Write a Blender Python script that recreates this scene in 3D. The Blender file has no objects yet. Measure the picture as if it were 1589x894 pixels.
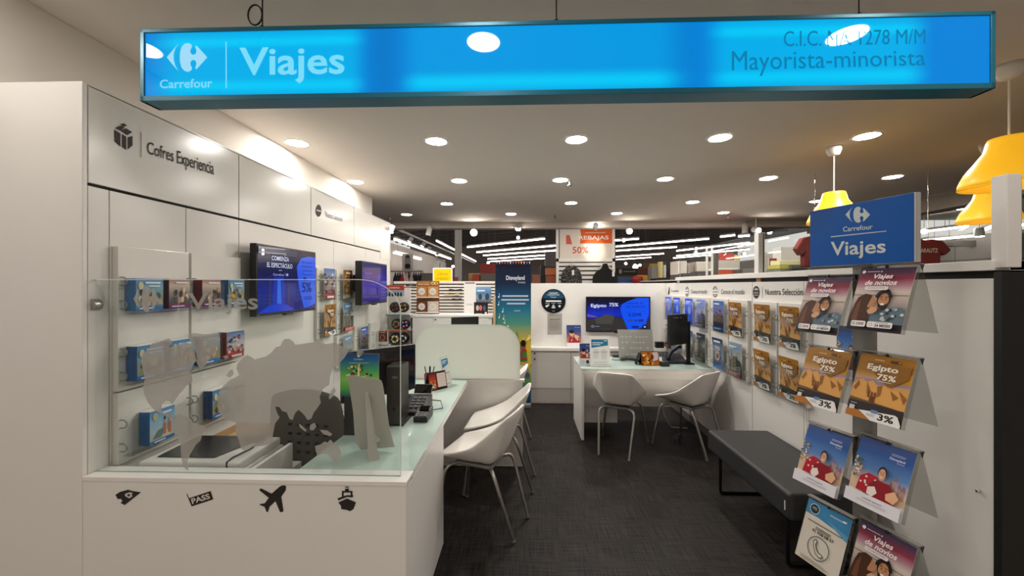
import bpy, bmesh, math, random
from mathutils import Vector, Matrix
random.seed(7)
SC = bpy.context.scene
COL = SC.collection
PI = math.pi
# ---------------------------------------------------------------- camera
FPX, HY, CX, EYE, YAW = 610.0, 443.0, 794.5, 1.55, math.radians(1.9)
cam_d = bpy.data.cameras.new('camera'); cam = bpy.data.objects.new('camera', cam_d); COL.objects.link(cam)
cam.location = (0, 0, EYE); cam.rotation_euler = (PI / 2, 0, YAW)
cam_d.sensor_width = 36.0; cam_d.lens = 36.0 * FPX / 1589.0
cam_d.shift_y = -(447.0 - HY) / 1589.0
cam_d.clip_start = 0.05; cam_d.clip_end = 200
SC.camera = cam
# ---------------------------------------------------------------- exposure, world
SC.view_settings.view_transform = 'Standard'; SC.view_settings.look = 'None'
SC.view_settings.gamma = 1.0; SC.view_settings.exposure = 0.0; SC.view_settings.use_curve_mapping = False
w = bpy.data.worlds.new('world'); SC.world = w; w.use_nodes = True
w.node_tree.nodes['Background'].inputs[0].default_value = (1.0, 0.95, 0.90, 1)
w.node_tree.nodes['Background'].inputs[1].default_value = 0.7
SC.cycles.max_bounces = 8; SC.cycles.transparent_max_bounces = 16
SC.cycles.caustics_reflective = False; SC.cycles.caustics_refractive = False
SC.cycles.sample_clamp_indirect = 6.0
SC.cycles.use_denoising = True
L_DOWN, L_MALL, L_LINE, L_SPOT = 195.0, 100.0, 13.0, 150.0     # what the lamps give off

# ---------------------------------------------------------------- geometry of the view: pixel -> point on a real plane
_c, _s = math.cos(YAW), math.sin(YAW)
EYEV = Vector((0, 0, EYE))
def ray(px, py):
    r = (px - CX) / FPX; u = (HY - py) / FPX
    return Vector((r * _c - _s, r * _s + _c, u))
def on_x(px, py, X):
    d = ray(px, py); return EYEV + d * (X / d.x)
def on_y(px, py, Y):
    d = ray(px, py); return EYEV + d * (Y / d.y)
def on_z(px, py, Z):
    d = ray(px, py); return EYEV + d * ((Z - EYE) / d.z)

# ---------------------------------------------------------------- materials
def lin(c):
    if isinstance(c, str):
        c = c.lstrip('#'); c = [int(c[i:i + 2], 16) / 255 for i in (0, 2, 4)]
    return tuple(x / 12.92 if x <= 0.04045 else ((x + 0.055) / 1.055) ** 2.4 for x in c[:3])
MATS = {}
def mat(name, col, rough=0.5, metal=0.0, noise=0.0, nscale=40.0, bump=0.0, bscale=200.0, coat=0.0, alpha=None, trans=0.0, emit=None, es=0.0, subs=0.0, spec=None):
    if name in MATS: return MATS[name]
    m = bpy.data.materials.new(name); m.use_nodes = True; MATS[name] = m
    nt = m.node_tree; b = nt.nodes['Principled BSDF']; lc = (*lin(col), 1)
    b.inputs['Base Color'].default_value = lc
    b.inputs['Roughness'].default_value = rough; b.inputs['Metallic'].default_value = metal
    if spec is not None: b.inputs['Specular IOR Level'].default_value = spec
    if coat: b.inputs['Coat Weight'].default_value = coat; b.inputs['Coat Roughness'].default_value = 0.06
    if alpha is not None: b.inputs['Alpha'].default_value = alpha
    if trans: b.inputs['Transmission Weight'].default_value = trans
    if emit: b.inputs['Emission Color'].default_value = (*lin(emit), 1); b.inputs['Emission Strength'].default_value = es
    tc = nt.nodes.new('ShaderNodeTexCoord')
    if noise:
        n = nt.nodes.new('ShaderNodeTexNoise'); n.inputs['Scale'].default_value = nscale; n.inputs['Detail'].default_value = 4
        nt.links.new(tc.outputs['Object'], n.inputs['Vector'])
        mx = nt.nodes.new('ShaderNodeMix'); mx.data_type = 'RGBA'
        mx.inputs[6].default_value = tuple(x * (1 - noise) for x in lc[:3]) + (1,)
        mx.inputs[7].default_value = tuple(min(1, x * (1 + noise)) for x in lc[:3]) + (1,)
        nt.links.new(n.outputs['Fac'], mx.inputs[0]); nt.links.new(mx.outputs[2], b.inputs['Base Color'])
    if bump:
        n2 = nt.nodes.new('ShaderNodeTexNoise'); n2.inputs['Scale'].default_value = bscale
        nt.links.new(tc.outputs['Object'], n2.inputs['Vector'])
        bp = nt.nodes.new('ShaderNodeBump'); bp.inputs['Strength'].default_value = bump; bp.inputs['Distance'].default_value = 0.002
        nt.links.new(n2.outputs['Fac'], bp.inputs['Height']); nt.links.new(bp.outputs['Normal'], b.inputs['Normal'])
    return m
def attr_mat(name, rough=0.4, emit=0.0, coat=0.0):
    m = bpy.data.materials.new(name); m.use_nodes = True; MATS[name] = m
    nt = m.node_tree; b = nt.nodes['Principled BSDF']
    a = nt.nodes.new('ShaderNodeAttribute'); a.attribute_name = 'Col'
    b.inputs['Roughness'].default_value = rough
    b.inputs['Specular IOR Level'].default_value = 0.22
    if coat: b.inputs['Coat Weight'].default_value = coat; b.inputs['Coat Roughness'].default_value = 0.02
    if emit:
        nt.links.new(a.outputs['Color'], b.inputs['Emission Color']); b.inputs['Emission Strength'].default_value = emit
        b.inputs['Base Color'].default_value = (0.004, 0.004, 0.006, 1)
    else:
        nt.links.new(a.outputs['Color'], b.inputs['Base Color'])
    return m
def emit_mat(name, col, s):
    m = bpy.data.materials.new(name); m.use_nodes = True; MATS[name] = m
    nt = m.node_tree; b = nt.nodes['Principled BSDF']
    b.inputs['Base Color'].default_value = (0.8, 0.8, 0.8, 1)
    b.inputs['Emission Color'].default_value = (*col, 1); b.inputs['Emission Strength'].default_value = s
    return m
def glass_mat(name, tint=(0.96, 0.985, 0.97), f0=0.02, strength=1.0, rough=0.0, body=None, body_fac=0.0):
    m = bpy.data.materials.new(name); m.use_nodes = True; MATS[name] = m
    nt = m.node_tree; nt.nodes.clear()
    out = nt.nodes.new('ShaderNodeOutputMaterial')
    tr = nt.nodes.new('ShaderNodeBsdfTransparent'); tr.inputs[0].default_value = (*tint, 1)
    gl = nt.nodes.new('ShaderNodeBsdfGlossy'); gl.inputs['Roughness'].default_value = rough
    lw = nt.nodes.new('ShaderNodeLayerWeight'); lw.inputs[0].default_value = 0.5
    pw = nt.nodes.new('ShaderNodeMath'); pw.operation = 'POWER'; pw.inputs[1].default_value = 5.0
    fr = nt.nodes.new('ShaderNodeMath'); fr.operation = 'MULTIPLY_ADD'; fr.inputs[1].default_value = 1.0 - f0; fr.inputs[2].default_value = f0
    nt.links.new(lw.outputs['Facing'], pw.inputs[0]); nt.links.new(pw.outputs[0], fr.inputs[0])
    mu = nt.nodes.new('ShaderNodeMath'); mu.operation = 'MULTIPLY'; mu.inputs[1].default_value = strength
    mx = nt.nodes.new('ShaderNodeMixShader')
    nt.links.new(fr.outputs[0], mu.inputs[0]); nt.links.new(mu.outputs[0], mx.inputs[0])
    nt.links.new(tr.outputs[0], mx.inputs[1]); nt.links.new(gl.outputs[0], mx.inputs[2])
    last = mx
    if body:
        df = nt.nodes.new('ShaderNodeBsdfDiffuse'); df.inputs[0].default_value = (*lin(body), 1)
        m2 = nt.nodes.new('ShaderNodeMixShader'); m2.inputs[0].default_value = body_fac
        nt.links.new(mx.outputs[0], m2.inputs[1]); nt.links.new(df.outputs[0], m2.inputs[2]); last = m2
    nt.links.new(last.outputs[0], out.inputs[0])
    return m
PRINT = attr_mat('printed_paper', 0.42)
MATTE = attr_mat('matt_print', 0.6)
SCREEN = attr_mat('lit_screen', 0.15, emit=0.85, coat=0.3)
SIGNLIT = attr_mat('lit_sign_face', 0.4, emit=0.95, coat=1.0)
SIGNLIT.node_tree.nodes['Principled BSDF'].inputs['Specular IOR Level'].default_value = 0.0
SIGNLIT.node_tree.nodes['Principled BSDF'].inputs['Coat Roughness'].default_value = 0.005
SIGNLIT.node_tree.nodes['Principled BSDF'].inputs['Coat IOR'].default_value = 1.22
FROST = glass_mat('frosted_film', (0.75, 0.75, 0.74), strength=0.3, rough=0.3, body='#b9b7b1', body_fac=0.72)
GLASS = glass_mat('clear_glass', (0.965, 0.985, 0.975), strength=0.9)
ACRYL = glass_mat('clear_acrylic', (0.93, 0.94, 0.93), strength=1.0, rough=0.03)
SMOKE = glass_mat('smoky_acrylic', (0.86, 0.86, 0.845), strength=0.8, rough=0.05, body='#9b9994', body_fac=0.10)
RIDGE = glass_mat('acrylic_ridge', (0.7, 0.7, 0.69), strength=1.0, rough=0.1, body='#b5b3ae', body_fac=0.5)
LAM = mat('white_laminate', '#dfdcd6', 0.2, bump=0.05, bscale=60, noise=0.015, nscale=8)
LAM2 = mat('white_laminate_satin', '#e6e3de', 0.34, bump=0.04, bscale=90, noise=0.015, nscale=10)
PAINT = mat('white_paint', '#e2dcd3', 0.8, bump=0.1, bscale=120, noise=0.02, nscale=5)
CEILM = mat('ceiling_paint', '#d8d0c8', 0.9, bump=0.08, bscale=300, noise=0.03, nscale=3)
DARKGAP = mat('dark_gap', '#15110f', 0.7)
BLACKP = mat('black_plastic', '#101011', 0.35, bump=0.03, bscale=400)
BLACKM = mat('black_metal', '#0c0c0d', 0.4, metal=0.3)
GLOSSB = mat('glossy_black', '#050506', 0.06, coat=0.5)
GREYP = mat('grey_plastic', '#6d6c6a', 0.45)
CARD = mat('grey_card', '#b6b1a9', 0.75, noise=0.03, nscale=30)
WHITEP = mat('white_plastic', '#e4e2de', 0.35)
STEEL = mat('brushed_steel', '#b4b1ac', 0.28, metal=0.9, noise=0.05, nscale=80)
GREYMET = mat('grey_metal', '#8b8985', 0.42, metal=0.35, noise=0.03, nscale=60)
CHAIRM = mat('beige_chair_shell', '#f0ece6', 0.45, bump=0.05, bscale=500)
BENCHM = mat('charcoal_leatherette', '#29292a', 0.55, bump=0.2, bscale=500, noise=0.06, nscale=90)
BLACKW = mat('black_panel', '#0b0808', 0.6, bump=0.1, bscale=200)
MINT = mat('mint_glass_top', '#c3d9d0', 0.06, coat=0.6)
MINTE = mat('mint_glass_edge', '#8fb3a6', 0.1)
CHROME = mat('chrome', '#cfcac2', 0.12, metal=1.0)
TEALMET = mat('teal_metal', '#1f6a80', 0.35, metal=0.2)
CORD = mat('white_cord', '#e8dfd0', 0.5)
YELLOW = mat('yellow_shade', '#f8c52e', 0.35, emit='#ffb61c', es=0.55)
DARKCEIL = mat('dark_steel_deck', '#3a332f', 0.8, noise=0.15, nscale=3)
WOOD = mat('light_wood', '#a9835a', 0.5, noise=0.12, nscale=25)
LAMPW = emit_mat('lamp_diffuser', (1.0, 0.94, 0.875), L_DOWN)
LAMPM = emit_mat('mall_lamp_diffuser', (1.0, 0.93, 0.86), L_MALL)
LAMPL = emit_mat('linear_diffuser', (1.0, 0.90, 0.84), L_LINE)
LAMPS = emit_mat('spot_lens', (1.0, 0.88, 0.74), L_SPOT)

# ---------------------------------------------------------------- mesh helpers
TF = {}
class M:
    def __init__(s): s.v = []; s.f = []; s.mi = []; s.c = []; s.sm = []
    def add(s, vs, fs, col=None, mi=0, smooth=False):
        o = len(s.v); s.v += [Vector(p) for p in vs]
        s.c += [col if col else (0.8, 0.8, 0.8)] * len(vs) if not (col and isinstance(col, list)) else col
        for f in fs: s.f.append([o + i for i in f]); s.mi.append(mi); s.sm.append(smooth)
        return s
    def box(s, x0, x1, y0, y1, z0, z1, mi=0, col=None):
        a, b = sorted((x0, x1)); c, d = sorted((y0, y1)); e, g = sorted((z0, z1))
        vs = [(a, c, e), (b, c, e), (b, d, e), (a, d, e), (a, c, g), (b, c, g), (b, d, g), (a, d, g)]
        return s.add(vs, [(0, 3, 2, 1), (4, 5, 6, 7), (0, 1, 5, 4), (1, 2, 6, 5), (2, 3, 7, 6), (3, 0, 4, 7)], col, mi)
    def obox(s, o, u, v, n, mi=0, col=None):      # box from a corner and three edge vectors
        o, u, v, n = map(Vector, (o, u, v, n))
        if u.cross(v).dot(n) < 0: o = o + n; n = -n
        vs = [o, o + u, o + u + v, o + v, o + n, o + u + n, o + u + v + n, o + v + n]
        return s.add(vs, [(0, 3, 2, 1), (4, 5, 6, 7), (0, 1, 5, 4), (1, 2, 6, 5), (2, 3, 7, 6), (3, 0, 4, 7)], col, mi)
    def tube(s, pts, r, seg=10, mi=0, cap=True, col=None):
        pts = [Vector(p) for p in pts]; n = len(pts); rs = r if isinstance(r, (list, tuple)) else [r] * n
        rings = []; up = Vector((0.123, 0.456, 0.88)).normalized()
        t0 = (pts[1] - pts[0]).normalized(); a = t0.cross(up).normalized()
        for i, p in enumerate(pts):
            t = (pts[min(i + 1, n - 1)] - pts[max(i - 1, 0)]).normalized()
            a = (a - t * a.dot(t)).normalized(); b = t.cross(a)
            rings.append([p + (a * math.cos(2 * PI * k / seg) + b * math.sin(2 * PI * k / seg)) * rs[i] for k in range(seg)])
        vs = [q for rg in rings for q in rg]
        fs = [(i * seg + k, i * seg + (k + 1) % seg, (i + 1) * seg + (k + 1) % seg, (i + 1) * seg + k) for i in range(n - 1) for k in range(seg)]
        s.add(vs, fs, col, mi, True)
        if cap:
            s.add(rings[0], [tuple(range(seg))[::-1]], col, mi); s.add(rings[-1], [tuple(range(seg))], col, mi)
        return s
    def lathe(s, prof, c=(0, 0, 0), seg=32, mi=0, axis='z', col=None, smooth=True):
        vs = []; c = Vector(c)
        for r, z in prof:
            for k in range(seg):
                a = 2 * PI * k / seg
                p = Vector((r * math.cos(a), r * math.sin(a), z))
                if axis == 'y': p = Vector((p.x, p.z, -p.y)) if False else Vector((r * math.cos(a), -z, r * math.sin(a)))
                if axis == 'x': p = Vector((z, r * math.cos(a), r * math.sin(a)))
                vs.append(c + p)
        n = len(prof)
        fs = [(i * seg + k, i * seg + (k + 1) % seg, (i + 1) * seg + (k + 1) % seg, (i + 1) * seg + k) for i in range(n - 1) for k in range(seg)]
        return s.add(vs, fs, col, mi, smooth)
    def prism(s, pts, ext, mi=0, col=None):        # closed 3-D polygon swept along ext
        pts = [Vector(p) for p in pts]; ext = Vector(ext); n = len(pts)
        nr = Vector((0, 0, 0))
        for i in range(n): nr += pts[i].cross(pts[(i + 1) % n])
        if nr.dot(ext) > 0: pts = pts[::-1]
        vs = pts + [p + ext for p in pts]
        fs = [tuple(range(n)), tuple(range(2 * n - 1, n - 1, -1))] + [(i, i + n, (i + 1) % n + n, (i + 1) % n) for i in range(n)]
        return s.add(vs, fs, col, mi)
    def ball(s, c, rx, ry, rz, seg=16, rings=10, mi=0, col=None):
        prof = [(math.sin(PI * i / rings), -math.cos(PI * i / rings)) for i in range(rings + 1)]
        vs = []
        for r, z in prof:
            for k in range(seg):
                a = 2 * PI * k / seg; vs.append((c[0] + rx * r * math.cos(a), c[1] + ry * r * math.sin(a), c[2] + rz * z))
        fs = [(i * seg + k, i * seg + (k + 1) % seg, (i + 1) * seg + (k + 1) % seg, (i + 1) * seg + k) for i in range(rings) for k in range(seg)]
        return s.add(vs, fs, col, mi, True)
    def build(s, name, mats, parent=None, bevel=0.0, local=False, seg=2, solid=0.0, sub=0):
        me = bpy.data.meshes.new(name)
        vs = s.v
        if parent is not None and not local:
            inv = TF[parent.name].inverted(); vs = [inv @ p for p in vs]
        me.from_pydata([tuple(p) for p in vs], [], s.f)
        for m in (mats if isinstance(mats, (list, tuple)) else [mats]): me.materials.append(m)
        me.polygons.foreach_set('material_index', s.mi); me.polygons.foreach_set('use_smooth', s.sm)
        ca = me.color_attributes.new('Col', 'FLOAT_COLOR', 'POINT')
        flat = []
        for c in s.c: flat += [c[0], c[1], c[2], 1.0]
        ca.data.foreach_set('color', flat)
        me.update()
        o = bpy.data.objects.new(name, me); COL.objects.link(o)
        if parent is not None: o.parent = parent; TF[o.name] = TF[parent.name]
        else: TF[o.name] = Matrix.Identity(4)
        if solid: md = o.modifiers.new('solid', 'SOLIDIFY'); md.thickness = solid; md.offset = 0
        if bevel:
            md = o.modifiers.new('bevel', 'BEVEL'); md.width = bevel; md.segments = seg; md.limit_method = 'ANGLE'; md.angle_limit = math.radians(40)
        if sub: md = o.modifiers.new('sub', 'SUBSURF'); md.levels = sub; md.render_levels = sub
        return o
def thing(name, label, cat, loc=(0, 0, 0), rz=0.0, group=None):
    o = bpy.data.objects.new(name, None); COL.objects.link(o); o.empty_display_size = 0.05
    o.location = loc; o.rotation_euler = (0, 0, rz); o['label'] = label; o['category'] = cat
    if group: o['group'] = group
    TF[o.name] = Matrix.Translation(Vector(loc)) @ Matrix.Rotation(rz, 4, 'Z')
    return o
def tag(o, label, cat, group=None, kind=None):
    o['label'] = label; o['category'] = cat
    if group: o['group'] = group
    if kind: o['kind'] = kind
    return o
def struct(o): o['kind'] = 'structure'; return o
def copy_tree(o, parent=None):
    c = o.copy(); COL.objects.link(c)
    if parent is not None: c.parent = parent
    for ch in list(o.children): copy_tree(ch, c)
    return c
def dup(root, loc, rz, label, group=None):
    c = copy_tree(root); c.location = loc; c.rotation_euler = (0, 0, rz); c['label'] = label
    if group: c['group'] = group
    TF[c.name] = Matrix.Translation(Vector(loc)) @ Matrix.Rotation(rz, 4, 'Z')
    return c

# ---------------------------------------------------------------- printed artwork: flat coloured shapes lying on a sheet
_TC = {}
def text_geo(t, bold, shear):
    k = (t, bold, shear)
    if k not in _TC:
        cu = bpy.data.curves.new('t', 'FONT'); cu.body = t; cu.offset = bold; cu.shear = shear; cu.resolution_u = 3
        ob = bpy.data.objects.new('t', cu); COL.objects.link(ob)
        dg = bpy.context.evaluated_depsgraph_get()
        me = bpy.data.meshes.new_from_object(ob.evaluated_get(dg))
        vs = [(v.co.x, v.co.y) for v in me.vertices]; fs = [tuple(p.vertices) for p in me.polygons]
        bpy.data.objects.remove(ob); bpy.data.curves.remove(cu); bpy.data.meshes.remove(me)
        xs = [p[0] for p in vs]; ys = [p[1] for p in vs]
        x0, x1, y0, y1 = min(xs), max(xs), min(ys), max(ys)
        _TC[k] = ([((x - x0) / (x1 - x0), (y - y0) / (y1 - y0)) for x, y in vs], fs, (x1 - x0) / (y1 - y0))
    return _TC[k]
class Art:
    def __init__(s, O, U, V, px=False, eps=0.0003):
        s.O, s.U, s.V = Vector(O), Vector(U), Vector(V); s.N = s.U.cross(s.V).normalized()
        s.px = px; s.eps = eps; s.n = 0; s.m = M(); s.curl = None
    def uv(s, x, y):
        d = ray(x, y); t = (s.O - EYEV).dot(s.N) / d.dot(s.N); p = EYEV + d * t - s.O
        uu, uv_, vv = s.U.dot(s.U), s.U.dot(s.V), s.V.dot(s.V); a, b = p.dot(s.U), p.dot(s.V)
        det = uu * vv - uv_ * uv_
        return ((a * vv - b * uv_) / det, (b * uu - a * uv_) / det)
    def P(s, p): return s.uv(*p) if s.px else p
    def _put(s, pts, fs, col):
        s.n += 1; vs = []
        for u, v in pts:
            off = s.eps * s.n
            vs.append(s.O + s.U * u + s.V * v + s.N * off)
        # make faces look along N
        out = []
        for f in fs:
            a = sum(pts[f[i]][0] * pts[f[(i + 1) % len(f)]][1] - pts[f[(i + 1) % len(f)]][0] * pts[f[i]][1] for i in range(len(f)))
            out.append(tuple(f) if a >= 0 else tuple(f)[::-1])
        s.m.add(vs, out, col)
    def poly(s, pts, col, cols=None):
        q = [s.P(p) for p in pts]
        s._put(q, [tuple(range(len(q)))], [lin(c) for c in cols] if cols else lin(col))
    def rect(s, u0, v0, u1, v1, col, col2=None):   # col at v0, col2 at v1
        s.poly([(u0, v0), (u1, v0), (u1, v1), (u0, v1)], col, [col, col, col2, col2] if col2 else None)
    def grad(s, u0, u1, stops):                    # vertical gradient through (v, colour) stops
        n0 = s.n
        for (va, ca), (vb, cb) in zip(stops, stops[1:]): s.n = n0; s.rect(u0, va, u1, vb, ca, cb)
    def ell(s, cx, cy, rx, ry, col, seg=24, a0=0.0, a1=2 * PI):
        n = seg if a1 - a0 > 6.2 else seg + 1
        s.poly([(cx + rx * math.cos(a0 + (a1 - a0) * k / seg), cy + ry * math.sin(a0 + (a1 - a0) * k / seg)) for k in range(n)], col)
    def ring(s, cx, cy, rx, ry, w, col, seg=28):
        q = [s.P((cx + rx * f * math.cos(2 * PI * k / seg), cy + ry * f * math.sin(2 * PI * k / seg))) for f in (1, 1 - w) for k in range(seg)]
        s._put(q, [(k, (k + 1) % seg, seg + (k + 1) % seg, seg + k) for k in range(seg)], lin(col))
    def rrect(s, u0, v0, u1, v1, r, col, seg=5, ry=None):
        ry = r if ry is None else ry; pts = []
        sx = 1 if u1 > u0 else -1; sy = 1 if v1 > v0 else -1
        for cx, cy, a in ((u1 - r * sx, v1 - ry * sy, 0), (u0 + r * sx, v1 - ry * sy, 1), (u0 + r * sx, v0 + ry * sy, 2), (u1 - r * sx, v0 + ry * sy, 3)):
            for k in range(seg + 1):
                t = PI / 2 * (a + k / seg); pts.append((cx + sx * r * math.cos(t), cy + sy * ry * math.sin(t)))
        s.poly(pts, col)
    def text(s, t, u0, v0, u1, v1, col, bold=0.0, shear=0.0, quad=None):
        # ink box: (u0, v0) lower left, (u1, v1) upper right (pixel art: v is downwards, so v0 is the lower, larger value)
        g, fs, _ = text_geo(t, bold, shear)
        if quad is None: quad = [(u0, v0), (u1, v0), (u1, v1), (u0, v1)]
        q = [s.P(p) for p in quad]
        pts = []
        for x, y in g:
            pts.append(tuple((1 - y) * ((1 - x) * q[0][i] + x * q[1][i]) + y * ((1 - x) * q[3][i] + x * q[2][i]) for i in (0, 1)))
        s._put(pts, fs, lin(col))
    def line(s, p, q, w, col):
        a, b = Vector(p), Vector(q); d = (b - a).normalized(); n = Vector((-d.y, d.x)) * w / 2
        s.poly([tuple(a - n), tuple(b - n), tuple(b + n), tuple(a + n)], col)
    def lines(s, u0, u1, vs, w, col, rag=0.15):     # rows of unreadable small print
        for v in vs: s.rect(u0, v - w / 2, u1 - (u1 - u0) * rag * random.random(), v + w / 2, col)
    def lattice(s, nu, nv, fn, u0=0, v0=0, u1=1, v1=1):   # coloured grid
        s.n += 1; o = []; cs = []
        for j in range(nv + 1):
            for i in range(nu + 1):
                a, b = i / nu, j / nv; u = u0 + (u1 - u0) * a; v = v0 + (v1 - v0) * b
                o.append(s.O + s.U * u + s.V * v + s.N * (s.eps * s.n)); cs.append(fn(a, b))
        s.m.add(o, [(j * (nu + 1) + i, j * (nu + 1) + i + 1, (j + 1) * (nu + 1) + i + 1, (j + 1) * (nu + 1) + i) for j in range(nv) for i in range(nu)], cs)
    def body(s, th, col='#e8e6e2'):                 # the sheet itself
        s.m.obox(s.O - s.N * th, s.U, s.V, s.N * th, col=lin(col))
        return s
    def finish(s):                                   # bend the finished sheet
        if not s.curl: return s.m
        bm = bmesh.new(); cl = bm.verts.layers.float_color.new('Col')
        vs = []
        for p, c in zip(s.m.v, s.m.c):
            q = bm.verts.new(p); q[cl] = (*c, 1.0); vs.append(q)
        for f in s.m.f:
            try: bm.faces.new([vs[i] for i in f])
            except ValueError: pass
        for k in range(1, 10):
            bmesh.ops.bisect_plane(bm, geom=bm.verts[:] + bm.edges[:] + bm.faces[:], plane_co=s.O + s.V * (k / 10), plane_no=s.V.normalized())
        bm.verts.index_update()
        m = M(); vv = s.V.dot(s.V); uu = s.U.dot(s.U)
        m.v = [q.co + s.N * s.curl((q.co - s.O).dot(s.U) / uu, (q.co - s.O).dot(s.V) / vv) for q in bm.verts]
        m.c = [tuple(q[cl])[:3] for q in bm.verts]
        m.f = [[q.index for q in f.verts] for f in bm.faces]; m.mi = [0] * len(m.f); m.sm = [False] * len(m.f)
        bm.free(); return m
def logo(a, x0, y0, x1, y1, col):                   # the arrow-and-c emblem in one colour; y0 lower, y1 upper edge
    def T(p): return (x0 + (x1 - x0) * p[0] / 180.0, y0 + (y1 - y0) * (1 - p[1] / 130.0))
    a.poly([T(p) for p in [(0, 64), (22, 38), (52, 4), (38, 26), (31, 50), (31, 76), (38, 102), (52, 126), (22, 92)]], col)
    up = [(58, 65), (60, 40), (66, 20), (78, 6), (92, 1), (104, 4), (112, 12), (111, 22), (106, 30), (105, 42), (111, 52), (121, 54), (130, 47), (132, 36), (126, 14), (134, 14), (180, 65)]
    lo = [(x, 130 - y) for x, y in up[::-1][1:-1]]
    a.poly([T(p) for p in up + lo], col)
# ================================================================ STRUCTURE
XL, XR, YF, ZC = -1.87, 1.87, 1.60, 2.85
def floor_material():
    m = mat('woven_vinyl_floor', '#3b3734', 0.55, spec=0.18)
    nt = m.node_tree; b = nt.nodes['Principled BSDF']; tc = nt.nodes.new('ShaderNodeTexCoord')
    facs = []
    for sx, sy in ((5, 150), (150, 5)):
        mp = nt.nodes.new('ShaderNodeMapping'); mp.inputs['Scale'].default_value = (sx, sy, 1)
        n = nt.nodes.new('ShaderNodeTexNoise'); n.inputs['Scale'].default_value = 1.0; n.inputs['Detail'].default_value = 3
        nt.links.new(tc.outputs['Object'], mp.inputs['Vector']); nt.links.new(mp.outputs['Vector'], n.inputs['Vector']); facs.append(n)
    ad = nt.nodes.new('ShaderNodeMath'); ad.operation = 'ADD'
    nt.links.new(facs[0].outputs['Fac'], ad.inputs[0]); nt.links.new(facs[1].outputs['Fac'], ad.inputs[1])
    cr = nt.nodes.new('ShaderNodeValToRGB')
    cr.color_ramp.elements[0].position = 0.40; cr.color_ramp.elements[0].color = (*lin('#050404'), 1)
    cr.color_ramp.elements[1].position = 0.62; cr.color_ramp.elements[1].color = (*lin('#332e2b'), 1)
    hf = nt.nodes.new('ShaderNodeMath'); hf.operation = 'MULTIPLY'; hf.inputs[1].default_value = 0.5
    nt.links.new(ad.outputs[0], hf.inputs[0]); nt.links.new(hf.outputs[0], cr.inputs[0]); nt.links.new(cr.outputs[0], b.inputs['Base Color'])
    return m
struct(M().box(-10, 18, 1.45, 34, -0.1, 0).build('floor', floor_material()))
struct(M().box(-10, 18, -7, 1.45, -0.1, -0.002).build('floor_mall_bounce', mat('pale_bounce_tiles', '#c9c0b5', 0.35, noise=0.06, nscale=2)))  # unseen mall floor, added pale to bounce light up into the shop
struct(M().box(-10, 18, -7.1, -7, 0, ZC).build('wall_mall_bounce', mat('bounce_shopfront', '#d3ccc3', 0.6, noise=0.1, nscale=1.5)))  # unseen shopfront opposite, added for bounce light and reflections
# ceilings
m = M(); m.box(-6, 16, -6, 8.1, ZC, ZC + 0.1); struct(m.build('ceiling', CEILM))
m = M(); m.box(-10, 18, 8.1, 34, 5.0, 5.1)
struct(m.build('ceiling_far', DARKCEIL))
m = M()
for k in range(16):
    y = 10 + k * 1.5; m.prism([(-10, y + 8, 4.86), (-10, y + 8.25, 4.86), (-10, y + 8.25, 5.0), (-10, y + 8, 5.0)], (26, -16, 0))
struct(m.build('beam', mat('steel_joist', '#4d443f', 0.7)))
m = M(); m.box(-6, 5.9, 8.1, 8.35, 2.735, ZC + 0.05); struct(m.build('beam_back', CEILM))
m = M(); m.box(5.84, 6.1, -6, 8.35, 2.62, ZC); struct(m.build('beam_right', mat('brown_bulkhead', '#8d7f74', 0.8)))
# upper painted wall on the left, above the panelled partition
struct(M().box(-2.45, -2.27, -0.4, 5.77, 2.3, ZC).build('wall_left_upper', PAINT, bevel=0.004))
# panelled partition on the left
wl = M(); wl.box(-2.5, XL - 0.016, YF + 0.02, 5.38, 0, 2.40)
wl = wl.build('wall_left', DARKGAP); struct(wl)
g = 0.0035
m = M()
ys = [YF + 0.02, 2.51, 3.375, 4.24, 5.40]
for a, b in zip(ys, ys[1:]): m.box(XL - 0.016, XL, a + g, b - g, 1.992, 2.41)
m.build('frieze_panel', LAM, wl, bevel=0.0015)
m = M()
ys = [YF + 0.02, 1.708, 2.108, 2.51, 3.78, 4.55, 5.40]
for a, b in zip(ys, ys[1:]): m.box(XL - 0.016, XL, a + g * 0.6, b - g * 0.6, 0.09, 1.978)
m.build('wall_panel', LAM, wl, bevel=0.0015)
m = M(); m.box(XL - 0.02, XL + 0.004, 5.02, 5.40, 1.9, 2.0)
m.build('cover_panel', LAM, wl)
M().box(-2.5, XL, 5.38, 5.41, 0, 2.41).build('end_panel', LAM, wl, bevel=0.002)
M().box(-2.5, XL, YF + 0.02, 5.41, 2.405, 2.415).build('top_panel', LAM, wl)
M().box(-3.6, XL, YF, YF + 0.02, 0, 2.415).build('return_panel', LAM2, wl, bevel=0.003)
M().box(XL, XL + 0.012, YF + 0.14, 5.40, 0, 0.09).build('plinth', mat('grey_plinth', '#77736e', 0.5), wl)
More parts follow.
